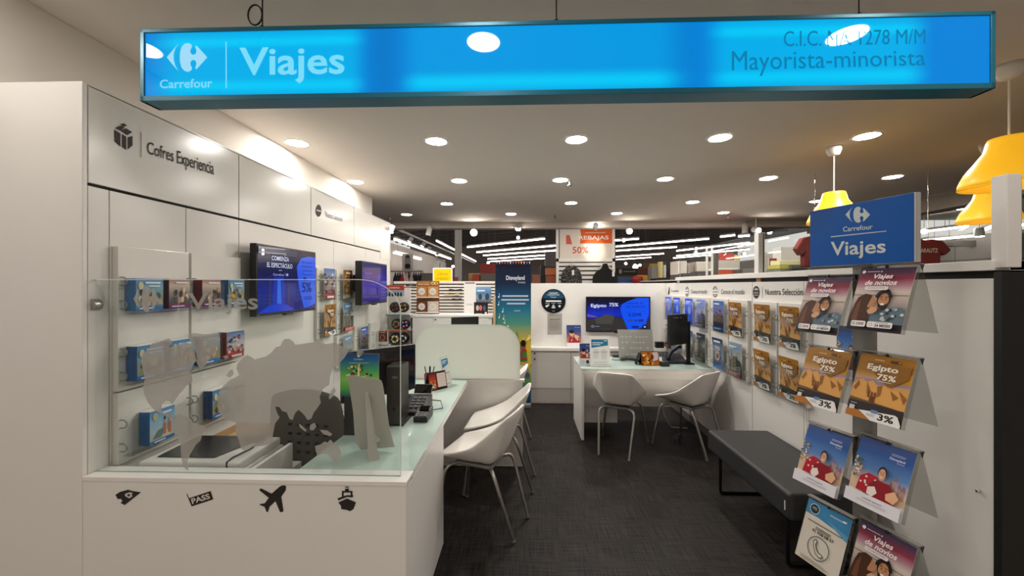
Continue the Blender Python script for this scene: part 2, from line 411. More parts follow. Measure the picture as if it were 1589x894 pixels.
# lettering on the frieze
a = Art((XL + 0.0006, YF, 1.98), (0, 1, 0), (0, 0, 1), px=True, eps=0.00025)
ink = '#3a3633'
for q in ([(177, 201), (187, 207), (187, 222), (177, 214)], [(189, 208), (196, 212), (196, 233), (189, 228)] , [(198, 213), (205.5, 211), (205.5, 226), (198, 232)],
          [(177, 223 - 8), (187, 222), (187, 228), (178, 220)], [(187, 203), (195, 199), (205, 205), (197, 210)], [(178, 199), (186, 195), (193, 198), (186, 203)], [(186, 193), (192, 191.5), (197, 195), (191, 197)]):
    a.poly(q, ink)
a.poly([(218, 205), (218.9, 205.3), (218.9, 244.5), (218, 244)], '#6d6863')
a.text('Cofres Experiencia', 0, 0, 0, 0, ink, bold=0.004, quad=[(228, 244), (331.5, 278), (331.5, 251), (228, 219)])
a.ell(494, 327, 4.4, 9.5, ink); a.poly([(490.5, 325), (497.5, 327), (497.5, 329), (490.5, 327)], '#c9c5bf')
a.text('Nuestra Selección', 0, 0, 0, 0, '#57524e', quad=[(504.5, 336.5), (531, 344), (531, 337), (504.5, 327.5)])
a.m.build('lettering', MATTE, wl)
# low wall on the right
wr = struct(M().box(XR + 0.016, 2.03, YF + 0.03, 5.3, 0, 1.572).build('wall_right', DARKGAP))
m = M()
ys = [YF + 0.03, 2.655, 2.675, 2.70, 3.30, 4.62, 5.3]
for p, q in zip(ys, ys[1:]): m.box(XR, XR + 0.018, p + 0.0025, q - 0.0025, 0.08, 1.578)
m.build('wall_panel', LAM2, wr, bevel=0.0015)
M().box(XR, XR + 0.01, YF + 0.03, 5.3, 0, 0.08).build('plinth', MATS['grey_plinth'], wr)
M().box(XR - 0.004, 2.9, YF, YF + 0.03, 0, 1.603).build('return_panel', BLACKW, wr, bevel=0.002)
M().box(XR + 0.03, 2.0, YF + 0.03, 4.9, 1.572, 1.61).build('gap_strip', DARKGAP, wr)
M().box(XR + 0.02, 2.0, 3.22, 3.28, 1.574, 1.61).build('packer', WOOD, wr)
a = Art((XR - 0.0006, 5.3, 0.7), (0, -1, 0), (0, 0, 1), px=True, eps=0.00025)
a.ell(1173.6, 453.7, 5.3, 9.8, ink); a.poly([(1170.5, 449), (1173.5, 446.5), (1176.7, 449), (1176.7, 450.3), (1170.5, 450.3)], '#bdb9b3')
for y in (453.2, 455.2, 458): a.poly([(1170, y), (1177, y), (1177, y + 0.8), (1170, y + 0.8)], '#bdb9b3')
a.poly([(1183.1, 446), (1183.6, 446), (1183.6, 463), (1183.1, 463)], '#8b8782')
a.text('Nuestra Selección', 0, 0, 0, 0, ink, bold=0.004, quad=[(1187.7, 457.4), (1246.3, 458.6), (1246.3, 447.6), (1187.7, 448.6)])
def globe(cx, cy, rx, ry):
    a.ring(cx, cy, rx, ry, 0.16, ink)
    a.poly([(cx - rx * 1.1, cy - ry * .45), (cx + rx * 1.1, cy - ry * .45), (cx + rx * 1.1, cy + ry * .45), (cx - rx * 1.1, cy + ry * .45)], '#dedad4')
    a.poly([(cx - rx * .95, cy - .4), (cx + rx * .95, cy - .4), (cx + rx * .95, cy + .5), (cx - rx * .95, cy + .5)], ink)
    for sg in (-1, 1): a.poly([(cx - rx * .8, cy + sg * ry * .45), (cx + rx * .8, cy + sg * ry * .45), (cx + rx * .8, cy + sg * ry * .55), (cx - rx * .8, cy + sg * ry * .55)][::sg], ink)
globe(1110, 453, 3.9, 8.6); globe(1066.4, 452.6, 2.5, 7.6)
a.text('Conoce el mundo', 0, 0, 0, 0, ink, bold=0.004, quad=[(1119.8, 456.4), (1155.8, 456.9), (1155.8, 448.6), (1119.8, 449)])
a.text('Conoce el mundo', 0, 0, 0, 0, ink, bold=0.004, quad=[(1072.7, 455.6), (1097.7, 456.0), (1097.7, 449.1), (1072.7, 449.4)])
a.text('Escapadas', 0, 0, 0, 0, ink, quad=[(1042, 454.2), (1053.5, 454.4), (1053.5, 449.4), (1042, 449.6)])
a.poly([(1038.6, 445.4), (1039.4, 445.4), (1039.2, 456), (1036.8, 457.5), (1037.8, 452)], ink)
a.m.build('lettering', MATTE, wr)
M().lathe([(0, -0.012), (0.006, -0.012), (0.008, 0)], (XR, on_x(1520, 762, XR).y, on_x(1520, 762, XR).z), 12, axis='x').build('screw_cover', CHROME, wr)
# back wall above the low cabinets
wb = struct(M().box(-0.35, XR, 5.30, 5.38, 0.5, 1.578).build('wall_back', LAM2, bevel=0.003))
# far shop shell
struct(M().box(-5.0, -4.9, 8.4, 24, 0, 3.1).build('wall_far_left', mat('far_left_paint', '#a9a29a', 0.85)))
struct(M().box(-10, 18, 33.9, 34, 0, 5).build('wall_far_back', mat('far_wall_paint', '#8c8078', 0.9)))
struct(M().box(9.5, 9.6, 3.0, 24, 0, 2.62).build('wall_far_right', mat('far_tile_wall', '#a39c95', 0.6)))
m = M()
for k in range(8): m.box(9.485, 9.5, 3 + k * 1.5, 3.02 + k * 1.5, 0, 2.6)
for z in (1.3, 1.7, 2.1): m.box(9.485, 9.5, 3.0, 16, z, z + 0.015)
m.build('tile_joint', mat('grout', '#8f8881', 0.8), bpy.data.objects['wall_far_right'])
m = M(); m.box(-1.6, -1.35, 15.8, 16.05, 0, 5); struct(m.build('column', PAINT))
p = on_y(711, 400, 15.9)
bpy.data.objects['column'].location.x = p.x + 1.475

# ================================================================ LAMPS
dl = thing('ceiling_downlight', 'x', 'downlight', (0, 0, ZC))
M().lathe([(0.088, -0.001), (0.088, -0.004), (0.108, -0.006), (0.11, -0.001)], (0, 0, ZC), 36).build('trim_ring', WHITEP, dl)
M().lathe([(0.0001, -0.0035), (0.09, -0.0035)][::-1], (0, 0, ZC), 36).build('diffuser', LAMPW, dl)
GD = 'recessed downlights in the shop ceiling'
spots = []
nth = ['first', 'second', 'third', 'fourth', 'fifth', 'sixth']
rows = [('row nearest the hanging sign', 3.52, [-2.08, -0.80, 0.455, 1.715, 2.97]),
        ('second row behind the sign', 4.86, [-2.12, -0.82, 0.435, 1.71, 2.945, 4.40]),
        ('third row from the sign', 6.22, [-1.245, 0.723, 2.61, 4.5]),
        ('last row before the back beam', 7.14, [-2.17, -0.254, 1.65, 3.54])]
for desc, y, xs in rows:
    for i, x in enumerate(xs): spots.append((x, y, 'round recessed downlight, %s from the left, %s' % (nth[i], desc)))
spots += [(7.4, 6.9, 'round recessed downlight seen above the yellow pendants through the right glass')]
first = True
for x, y, lb in spots:
    if first: dl.location = (x, y, ZC); dl['label'] = lb; dl['group'] = GD; first = False
    else: dup(dl, (x, y, ZC), 0, lb, GD)
# lamps of the mall ceiling in front of the shop (seen mirrored in the sign and the panels)
for x, y in [(-2.1, 1.06), (-0.22, 1.06), (1.67, 1.06), (-2.0, -0.9), (0.0, -0.9), (2.0, -0.9), (-2.0, -2.8), (0.0, -2.8), (2.0, -2.8), (3.7, 1.0), (-3.9, -0.9)]:
    o = dup(dl, (x, y, ZC), 0, 'round recessed downlight of the mall ceiling in front of the shop', 'downlights of the mall ceiling')
    for ch in o.children:
        if ch.name.startswith('diffuser'):
            ch.data = ch.data.copy(); ch.data.materials[0] = LAMPM
# sprinklers under the ceiling
spk = thing('sprinkler', 'small dark sprinkler head left of the ceiling, above the panelled wall end', 'sprinkler', (0, 0, ZC))
M().tube([(0, 0, ZC), (0, 0, ZC - 0.05)], 0.012, 8).build('stem', GREYP, spk)
M().lathe([(0.001, -0.05), (0.03, -0.05), (0.03, -0.056), (0.001, -0.06)], (0, 0, ZC), 12).build('deflector', GREYP, spk)
for i, (x, y, lb) in enumerate([(604.5, 340, 'small sprinkler head hanging above the far end of the panelled wall'), (884, 285, 'small sprinkler head just right of the middle downlight of the second row'),
                                (861.5, 338, 'small sprinkler head under the ceiling above the round black sign'), (1130, 338, 'small sprinkler head hanging at the right end of the back beam')]):
    q = on_z(x, y - 4, ZC)
    if i == 0: spk.location = q; spk['label'] = lb
    else: dup(spk, q, 0, lb)
# yellow pendants
pend = thing('pendant_lamp', 'x', 'pendant lamp', (0, 0, ZC))
M().lathe([(0.002, 0), (0.062, 0), (0.06, -0.03), (0.045, -0.075), (0.012, -0.085), (0.002, -0.085)], (0, 0, ZC), 24).build('ceiling_rose', WHITEP, pend)
M().tube([(0, 0, ZC - 0.08), (0, 0, 2.43)], 0.005, 8).build('cord', CORD, pend)
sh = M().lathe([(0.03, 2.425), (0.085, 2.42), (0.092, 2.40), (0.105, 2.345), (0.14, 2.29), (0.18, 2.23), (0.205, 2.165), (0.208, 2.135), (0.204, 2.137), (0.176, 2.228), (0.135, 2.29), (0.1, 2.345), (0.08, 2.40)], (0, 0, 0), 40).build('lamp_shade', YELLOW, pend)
M().ball((0, 0, 2.24), 0.05, 0.05, 0.06).build('bulb', emit_mat('warm_bulb', (1.0, 0.75, 0.42), 6.0), pend)
GP = 'yellow pendant lamps behind the right glass'
pend['group'] = GP; pend['label'] = 'yellow pendant lamp nearest the camera, partly behind the white glass post'
q1 = on_z(1566, 101, ZC); pend.location = (q1.x, q1.y, ZC)
q2 = on_z(1534, 224, ZC); dup(pend, (q2.x, q2.y, ZC), 0, 'yellow pendant lamp hanging lower in view, left of the white glass post', GP)
q3 = on_z(1294, 228, ZC); dup(pend, (q3.x, q3.y, ZC), 0, 'yellow pendant lamp whose shade dips behind the blue stand sign', GP)

# ================================================================ HANGING LIGHTBOX SIGN
def camp(px, py, depth): return EYEV + ray(px, py) * depth
sl = camp(217, 159.5, 1.62); sr = camp(1545.5, 135.8, 1.512); sl.z = sr.z = 2.309
U = sr - sl; V = Vector((0, 0, 0.299)); N = U.cross(V).normalized(); un = U.normalized()
sign = thing('hanging_sign', 'long blue backlit sign box hanging from the ceiling across the shop front', 'sign', tuple(sl + U / 2 - N * 0.05))
m = M()
fw = 0.022; D = 0.085
m.obox(sl, U, Vector((0, 0, fw)), -N * D); m.obox(sl + V - Vector((0, 0, fw * .75)), U, Vector((0, 0, fw * .75)), -N * D)
m.obox(sl, un * fw * .8, V, -N * D); m.obox(sr - un * fw * .8, un * fw * .8, V, -N * D)
m.obox(sl - N * (D - 0.004), U, V, -N * 0.004)
m.build('frame', TEALMET, sign, bevel=0.002)
a = Art(sl - N * 0.006, U, V, px=True, eps=0.0004)
def tube_glow(u, v):
    base = lin('#0088e2'); dark = lin('#0079cc'); br = lin('#00cfff')
    def sm(x, e0, e1): t = max(0, min(1, (x - e0) / (e1 - e0))); return t * t * (3 - 2 * t)
    g = 0
    b1 = sm(u, 0.0, .05) * (1 - sm(u, .255, .285)); b2 = sm(u, .31, .345) * (1 - sm(u, .62, .67)); b3 = sm(u, .67, .705) * (1 - sm(u, .90, .935))
    up = math.exp(-((v - .80) / .12) ** 2); lo = math.exp(-((v - .20) / .13) ** 2)
    g = b1 * max(up, lo, .55) + b2 * max(lo, .25) + b3 * max(up, lo, .55)
    g = max(0, min(1, g)); gap = .8 * math.exp(-((u - .298) / .02) ** 2) + .35 * math.exp(-((u - .655) / .02) ** 2)
    edge = min(1, min(v, 1 - v) / .06) * .4 + .6
    c = [base[i] * (1 - g) + br[i] * g for i in range(3)]
    gap = min(1, gap); c = [(c[i] * (1 - gap) + dark[i] * gap) * edge for i in range(3)]
    return tuple(c)
a.lattice(120, 24, tube_glow)
wl_ = '#8fe4ff'
logo(a, 259, 112, 322, 66.5, '#a4e2ff')
a.text('Carrefour', 0, 0, 0, 0, '#8edcff', bold=0.012, quad=[(248.5, 137.5), (330, 136), (330, 122), (248.5, 124)])
a.poly([(350.6, 65), (352.2, 65), (352.4, 137), (350.8, 137)], wl_)
a.text('Viajes', 0, 0, 0, 0, '#7ee2ff', bold=0.018, quad=[(372, 131), (535, 129), (535, 72), (372, 74.5)])
a.text('C.I.C. MA 1278 M/M', 0, 0, 0, 0, '#0c7fb0', quad=[(1215.5, 73), (1435, 68.5), (1435, 45.5), (1215.5, 49)])
a.text('Mayorista-minorista', 0, 0, 0, 0, '#0c7fb0', quad=[(1135, 120), (1436, 109.5), (1434, 78), (1135, 80)])
a.m.build('lit_face', SIGNLIT, sign)
for i, (px_, loop) in enumerate(((402, True), (864, False), (1341, False))):
    t = (on_y(px_, 30, sl.y).x - sl.x) / U.x
    b = sl + U * t + V - N * 0.02
    m = M(); m.tube([b, (b.x, b.y, ZC)], 0.0028, 6); m.tube([b + Vector((0, 0, -0.004)), b + Vector((0, 0, 0.012))], 0.009, 8)
    if loop:
        m.tube([b + Vector((-0.001 - 0.03 + 0.03 * math.cos(q), 0, 0.06 + 0.042 * math.sin(q))) for q in [k * 2 * PI / 16 for k in range(17)]], 0.0035, 6)
    m.build('cable', BLACKM, sign)
# ================================================================ RECEPTION DESK
ZD = 0.74
desk = thing('reception_desk', 'white L-shaped desk with mint glass top behind the counter front with travel icons', 'desk', (-1.0, 2.2, 0))
fp = M().box(XL + 0.002, -0.49, YF, YF + 0.024, 0, 0.724).build('front_panel', LAM2, desk, bevel=0.0015)
M().box(XL + 0.002, -0.486, YF - 0.002, 1.70, 0.724, 0.742).build('ledge', LAM2, desk, bevel=0.002)
M().box(-0.515, -0.49, YF + 0.024, 2.35, 0, 0.706).build('side_panel', LAM2, desk, bevel=0.0015)
M().box(-0.82, -0.515, 2.328, 2.35, 0, 0.706).build('knee_return', LAM2, desk)
M().box(-0.82, -0.80, 2.35, 3.345, 0.02, 0.706).build('knee_panel', LAM2, desk, bevel=0.001)
M().box(-1.13, -0.85, 2.96, 2.98, 0, 0.706).build('wing_panel', LAM2, desk, bevel=0.001)
top = [(-0.49, 1.70), (-0.49, 3.35), (-1.15, 3.35), (-1.15, 2.33), (-0.97, 2.33), (-0.995, 1.70)]
m = M(); m.prism([(x, y, 0.706) for x, y in top], (0, 0, 0.026)); m.build('top_board', LAM2, desk, bevel=0.001)
m = M(); m.prism([(x * 1.0, y, 0.7325) for x, y in top], (0, 0, 0.0085)); m.build('glass_top', MINT, desk, bevel=0.001)
M().lathe([(0.001, -0.01), (0.007, -0.01), (0.009, 0)][::-1], (-0.49, 1.63, 0.70), 12, axis='x').build('screw_cover', CHROME, desk)
# the four travel icons on the front
ik = '#2b2725'; bgc = '#d9d3cb'
def icon(nm, draw):
    global a
    a = Art((XL, YF - 0.0006, 0), (1, 0, 0), (0, 0, 1), px=True, eps=0.00025)
    draw(); a.m.build(nm, MATTE, fp)
def _d():
    a.poly([(179, 768), (186, 763.5), (198.5, 760), (208, 762.5), (219, 764), (206, 774), (193.5, 784), (187, 780.5), (190, 777.5), (187.5, 774), (183, 775)], ik)
    a.poly([(195, 766), (202, 763.8), (207, 765.5), (204, 767), (206, 770), (201, 773.5), (196, 771), (193.5, 768.5)], '#cfc9c1')
    a.poly([(197, 768), (201, 766.3), (202.5, 769), (199.5, 770.5)], ik)
icon('ticket_icon', _d)
def _d():
    a.poly([(289.2, 766.5), (290.2, 766.2), (293.6, 773.2), (327, 762), (331, 775), (297.5, 786)], ik)
    a.text('PASS', 0, 0, 0, 0, bgc, bold=0.03, quad=[(298.6, 782.6), (326.6, 773.6), (324.2, 765.4), (296.2, 774)])
icon('pass_icon', _d)
def _d():
    a.poly([(444, 755.5), (442.5, 753.3), (438.5, 753.2), (434.5, 754.8), (421.5, 766), (405.5, 758), (402.8, 759), (402.8, 761.3), (417, 772.6), (411, 781), (404, 782), (402.6, 783.6), (410.5, 786.6), (413.6, 794.4), (416, 794.6), (418.4, 786.5), (427.5, 778), (434.5, 794.6), (437.5, 795), (440, 793), (436.6, 771), (443.5, 761)], ik)
icon('plane_icon', _d)
def _d():
    a.poly([(525, 779.6), (538.6, 773.6), (552.5, 779.6), (548.6, 790), (543.5, 793.5), (537, 791.2), (529.6, 790.2), (529, 785)], ik)
    a.poly([(524, 773.2), (538.6, 768.4), (549, 769), (547, 772), (538.8, 771.2), (525, 776.8)], ik)
    a.poly([(530.6, 761.8), (547, 761.8), (547, 770.2), (544.2, 770), (544.2, 764.4), (533.4, 764.4), (533.4, 770.2), (530.6, 771)], ik)
    a.poly([(535.6, 758.2), (541.6, 758.2), (541.6, 762), (535.6, 762)], ik); a.poly([(535.6, 755.2), (541.6, 755.2), (541.6, 756.6), (535.6, 756.6)], ik)
icon('ship_icon', _d)

# glass screen standing on the counter, with its frosted film
gs = thing('glass_screen', 'clear glass screen with frosted world map standing on the counter front', 'glass screen', (-1.2, 1.645, 0.742))
YG = 1.645
def glassplate(name, pts, ext, parent, mats):
    m = M(); m.prism(pts, ext)
    for i in range(2, len(m.mi)): m.mi[i] = 1
    return m.build(name, mats, parent)
pl = [on_y(136, 738, YG), on_y(621.5, 738, YG)]
zt = on_y(400, 434, YG).z; x1 = pl[1].x; x0 = pl[0].x
pts = [(x0, YG, 0.743), (x1, YG, 0.743)]
ca = on_y(556, 434, YG).x; rad_x = x1 - ca; zc = on_y(600, 484, YG).z; rad_z = zt - zc
for k in range(11):
    t = PI / 2 * k / 10; pts.append((ca + rad_x * math.cos(t), YG, zc + rad_z * math.sin(t)))
pts.append((x0, YG, zt))
glassplate('glass_pane', pts, (0, 0.008, 0), gs, [GLASS, MINTE])
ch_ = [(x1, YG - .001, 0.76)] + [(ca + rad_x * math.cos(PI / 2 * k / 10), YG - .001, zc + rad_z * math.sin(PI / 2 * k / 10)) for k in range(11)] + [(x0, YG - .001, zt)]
M().tube(ch_, 0.0017, 6).build('edge_highlight', mat('pale_edge_highlight', '#dfeae4', 0.2), gs)  # pale tube added as the bright highlight line along the pane's edge
cp = on_y(140, 473, YG)
m = M(); m.box(XL - 0.0, cp.x + 0.012, YG - 0.012, YG + 0.02, cp.z - 0.026, cp.z + 0.026)
m.lathe([(0.001, 0.013), (0.026, 0.013), (0.026, -0.021), (0.001, -0.021)][::-1], (cp.x + 0.012, YG, cp.z), 20, axis='y')
m.build('clamp', STEEL, gs, bevel=0.002)
a = Art((x0, YG - 0.0006, 0.743), (x1 - x0, 0, 0), (0, 0, zt - 0.743), px=True, eps=0.00015)
gc = '#b9b7b1'
NA = [(222, 548), (232, 540), (236, 533), (246, 531), (262, 525), (268, 531), (262, 539), (274, 536), (288, 531), (298, 534), (296, 541), (305, 548), (306, 558), (300, 566), (296, 575), (299, 592), (293, 596), (288, 600), (284, 606), (278, 612), (271, 622), (267, 627), (263, 622), (257, 622), (251, 628), (251, 637), (255, 642), (262, 640), (266, 645), (272, 648), (266, 650), (258, 646), (248, 641), (239, 636), (233, 629), (229, 624), (224, 612), (222, 600), (225, 588), (222, 575), (219, 562)]
GRL = [(291, 521), (300, 517), (318, 519), (336, 517), (342, 526), (336, 535), (335, 545), (326, 556), (316, 570), (311, 574), (305, 562), (302, 545), (297, 533)]
SA = [(269, 646), (278, 643), (286, 645), (294, 648), (299, 655), (309, 659), (319, 662), (318, 668), (313, 677), (311, 684), (304, 690), (299, 699), (295, 706), (292, 713), (290, 722), (293, 730), (289, 729), (284, 722), (281, 708), (280, 690), (277, 678), (270, 670), (267, 660)]
EUR = [(367, 572), (369, 564), (376, 556), (384, 551), (391, 555), (395, 558), (402, 556), (413, 553), (420, 548), (428, 539), (435, 537), (438, 530), (442, 526), (449, 526), (455, 530), (458, 535), (467, 534), (480, 532), (493, 530), (506, 534), (519, 532), (530, 537), (541, 541), (539, 548), (534, 556), (528, 562), (526, 569), (520, 566), (515, 576), (512, 586), (511, 597), (502, 603), (499, 609), (496, 616), (498, 625), (492, 634), (487, 640), (483, 650), (477, 652), (473, 645), (468, 640), (463, 636), (458, 641), (454, 652), (449, 650), (445, 640), (438, 638), (434, 632), (427, 631), (430, 641), (434, 648), (427, 657), (424, 672), (422, 686), (415, 690), (407, 692), (399, 692), (392, 693), (387, 697), (380, 700), (374, 696), (371, 684), (366, 672), (366, 656), (360, 654), (349, 650), (341, 640), (337, 628), (339, 613), (342, 604), (350, 596), (356, 590), (365, 586), (371, 582)]
UK = [(351, 583), (356, 575), (361, 573), (363, 580), (360, 584), (356, 586)]
AUS = [(489, 692), (497, 690), (504, 685), (508, 687), (513, 682), (518, 688), (526, 694), (530, 701), (528, 710), (522, 716), (516, 715), (509, 705), (500, 704), (492, 707), (490, 700)]
IND = [(463, 657), (468, 660), (476, 668), (474, 670), (466, 664)]
IND2 = [(481, 660), (488, 656), (491, 662), (486, 668), (481, 667)]; IND3 = [(496, 667), (508, 668), (516, 674), (512, 677), (502, 674)]
JPN = [(514, 606), (519, 601), (521, 607), (516, 616), (511, 620), (510, 616)]
ICE = [(346, 553), (352, 551), (355, 555), (350, 558)]
for p in (NA, GRL, SA, EUR, UK, AUS, IND, IND2, IND3, JPN, ICE): a.n = 0; a.poly(p, gc)
a.n = 0
logo(a, 207, 485, 247, 443, gc); a.ell(248.5, 468, 3.6, 4, gc); a.poly([(276.5, 440), (277.6, 440), (277.6, 484), (276.5, 484)], gc)
a.n = 0
a.text('Viajes', 0, 0, 0, 0, gc, bold=0.018, quad=[(292.5, 488.5), (400.5, 488.5), (400.5, 455), (292.5, 455)])
fm = a.m.build('frosted_film', FROST, gs)

# end panel of the desk with the frosted screen on it
ep = thing('desk_end_panel', 'low white end panel across the aisle side of the desk, below the milky screen', 'desk panel', (-0.5, 3.38, 0))
M().box(-0.97, -0.02, 3.362, 3.405, 0, 0.722).build('panel', LAM2, ep, bevel=0.002)
M().box(-0.97, -0.005, 3.355, 3.415, 0.722, 0.742).build('cap', LAM2, ep, bevel=0.002)
MILK = mat('milky_glass', '#f6f7f1', 0.14, coat=0.3)
_nt = MILK.node_tree; _tl = _nt.nodes.new('ShaderNodeBsdfTranslucent'); _tl.inputs[0].default_value = (*lin('#f8f9f4'), 1)
_mx = _nt.nodes.new('ShaderNodeMixShader'); _mx.inputs[0].default_value = 0.5; _out = _nt.nodes['Material Output']
_nt.links.new(_nt.nodes['Principled BSDF'].outputs[0], _mx.inputs[1]); _nt.links.new(_tl.outputs[0], _mx.inputs[2]); _nt.links.new(_mx.outputs[0], _out.inputs[0])
q0, q1 = on_y(644, 560, 3.38), on_y(807, 504, 3.38); r = 0.2
pts = [(q0.x, 3.375, 0.745), (q1.x, 3.375, 0.745)]
for cx, s0 in ((q1.x - r, 0), (q0.x + r, 1)):
    for k in range(9): t = PI / 2 * (s0 + k / 8); pts.append((cx + r * math.cos(t), 3.375, q1.z - r + r * math.sin(t)))
m = M(); m.prism(pts, (0, 0.012, 0))
for i in range(2, len(m.mi)): m.mi[i] = 1
tag(m.build('privacy_screen', [MILK, MINTE]), 'milky white rounded glass screen standing on the end of the desk', 'privacy screen')

# second desk behind the milky screen
d2 = thing('staff_desk', 'second white desk hidden behind the milky glass screen', 'desk', (-0.75, 4.0, 0))
M().box(-1.2, -0.42, 3.43, 4.55, 0.70, 0.74).build('top', MINT, d2, bevel=0.002)
for x in (-1.18, -0.46): M().box(x, x + 0.02, 3.45, 4.5, 0, 0.70).build('side_panel', LAM2, d2)

# ================================================================ CLIENT CHAIRS
def make_chair(label):
    t = thing('client_chair', label, 'chair')
    half = [[(0, .25, .448), (.13, .25, .45), (.20, .232, .468)],
            [(0, .05, .428), (.13, .05, .43), (.232, .03, .525)],
            [(0, -.08, .425), (.125, -.08, .428), (.252, -.07, .582)],
            [(0, -.15, .442), (.122, -.145, .447), (.232, -.125, .63)],
            [(0, -.20, .54), (.125, -.192, .545), (.205, -.178, .675)],
            [(0, -.268, .756), (.122, -.265, .756), (.158, -.255, .752)]]
    vs = []; fs = []
    for row in half:
        full = [(-x, y, z) for x, y, z in row[:0:-1]] + row
        vs += full
    n = 5
    for j in range(len(half) - 1):
        for i in range(n - 1): fs.append((j * n + i, j * n + i + 1, (j + 1) * n + i + 1, (j + 1) * n + i))
    s = M().add(vs, fs, None, 0, True).build('shell', CHAIRM, t, local=True)
    ev = s.data.attributes.new('crease_edge', 'FLOAT', 'EDGE'); cv_ = s.data.attributes.new('crease_vert', 'FLOAT', 'POINT')
    for e in s.data.edges:
        (j0, i0), (j1, i1) = divmod(e.vertices[0], n), divmod(e.vertices[1], n)
        if i0 == i1 and i0 in (1, 3): ev.data[e.index].value = .3 if min(j0, j1) < 2 else .75
        if j0 == j1 == 3: ev.data[e.index].value = .45
        if i0 == i1 and i0 in (0, 4): ev.data[e.index].value = .5
        if j0 == j1 == 5: ev.data[e.index].value = .5
    for vi in (0, 4, 5 * n, 5 * n + 4): cv_.data[vi].value = .75
    for vi in (2 * n, 2 * n + 4): cv_.data[vi].value = .6
    md = s.modifiers.new('solid', 'SOLIDIFY'); md.thickness = 0.014; md.offset = -1
    md = s.modifiers.new('sub', 'SUBSURF'); md.levels = 2; md.render_levels = 2
    M().box(-.11, .11, -.13, .13, .398, .420).build('seat_bracket', GREYMET, t, bevel=0.006, local=True)
    for sx in (-1, 1):
        for sy, fx, fy in ((1, .225, .215), (-1, .135, -.285)):
            p0, p1, p2 = Vector((.05 * sx, .08 * sy, .405)), Vector((.165 * sx, .165 * sy, .405)), Vector((fx * sx, fy, 0.012))
            cv = [p0] + [(1 - k) ** 2 * (p0 * .35 + p1 * .65) + 2 * k * (1 - k) * p1 + k * k * (p1 * .82 + p2 * .18) for k in (0, .2, .4, .6, .8, 1)] + [p2]
            lg = M().tube(cv, 0.0115, 10).build('leg', STEEL, t, local=True)
            M().lathe([(0.001, 0), (0.013, 0), (0.013, 0.016), (0.001, 0.017)], (fx * sx, fy, 0), 10).build('foot_cap', GREYP, lg, local=True)
    return t
GCH = 'beige bucket chairs for clients'
ch = make_chair('beige bucket chair nearest the camera, tucked at the long desk'); ch['group'] = GCH
ch.location = (-0.295, 2.585, 0); ch.rotation_euler = (0, 0, math.radians(71))
dup(ch, (-0.22, 3.095, 0.0), math.radians(86), 'second beige bucket chair at the long desk, just before the milky screen', GCH)
dup(ch, (-0.24, 3.87, 0), math.radians(85), 'beige bucket chair mostly hidden behind the milky screen, in front of the tall banner', GCH)
dup(ch, (0.915, 3.81, 0), math.radians(-25), 'left beige bucket chair at the rear desk, below the table leaflets', GCH)
dup(ch, (1.55, 3.83, 0), math.radians(35), 'right beige bucket chair at the rear desk, beside the bench', GCH)

# ================================================================ REAR DESK
rd = thing('rear_desk', 'white desk with mint glass top in front of the back wall screen', 'desk', (1.2, 4.2, 0))
ZR = 0.72
M().box(0.565, 1.865, 3.95, 4.62, ZR - 0.045, ZR - 0.010).build('top_board', LAM2, rd, bevel=0.0015)
M().box(0.56, 1.865, 3.945, 4.62, ZR - 0.009, ZR).build('glass_top', MINT, rd, bevel=0.001)
M().box(0.565, 0.59, 3.955, 4.60, 0, ZR - 0.045).build('side_panel', LAM2, rd, bevel=0.0015)
M().box(0.59, 1.865, 4.10, 4.12, 0.30, ZR - 0.045).build('modesty_panel', LAM2, rd, bevel=0.001)
M().box(0.60, 1.86, 4.02, 4.10, 0.60, ZR - 0.045).build('cable_tray', LAM2, rd, bevel=0.001)
M().box(0.60, 0.96, 4.125, 4.50, 0.12, 0.60).build('drawer_unit', LAM2, rd, bevel=0.002)
M().lathe([(0.001, 0), (0.02, 0), (0.02, 0.01), (0.001, 0.02)], (0.578, 3.985, 0.0), 10).build('foot', GREYP, rd)
M().tube([(1.48, 4.3, 0.28), (1.5, 4.28, 0.15), (1.58, 4.3, 0.02), (1.75, 4.3, 0.01)], 0.005, 6).build('cable', CORD, rd)

# ================================================================ BENCH
bn = thing('bench', 'long charcoal upholstered bench against the right wall', 'bench', (1.62, 2.6, 0))
M().box(1.395, 1.85, 2.12, 3.06, 0.30, 0.448).build('seat_pad', BENCHM, bn, bevel=0.02, seg=4)
for y in (2.22, 2.97):
    M().tube([(1.45, y, 0.30), (1.45, y, 0.03), (1.452, y, 0.016), (1.466, y, 0.012), (1.79, y, 0.012), (1.803, y, 0.016), (1.805, y, 0.03), (1.805, y, 0.30)], 0.011, 8).build('leg_frame', BLACKM, bn)
M().box(1.3935, 1.396, 2.155, 2.162, 0.345, 0.395).build('label_tag', WHITEP, bn)

# ================================================================ LOW CABINETS UNDER THE BACK WALL
def cabinet(x0, x1, label, knobs):
    t = thing('low_cabinet', label, 'cabinet', ((x0 + x1) / 2, 5.2, 0), 0, 'low cabinets under the back wall')
    M().box(x0 + 0.001, x1 - 0.001, 5.17, 5.298, 0.0, 0.694).build('carcass', LAM2, t)
    M().box(x0 + 0.003, x1 - 0.003, 5.155, 5.17, 0.205, 0.690).build('door', mat('grey_laminate', '#cbc6c0', 0.35), t, bevel=0.0015)
    M().box(x0 + 0.003, x1 - 0.003, 5.158, 5.17, 0.01, 0.198).build('plinth_drawer', mat('grey_plinth_drawer', '#b3ada7', 0.4), t, bevel=0.0015)
    for z in knobs: M().lathe([(0.001, 0.006), (0.011, 0.006), (0.011, 0)][::-1], (x0 + 0.06, 5.155, z), 12, axis='y').build('lock', BLACKP, t)
xs = [on_y(p, 600, 5.16).x for p in (822.5, 886, 952)] + [1.15, 1.70]
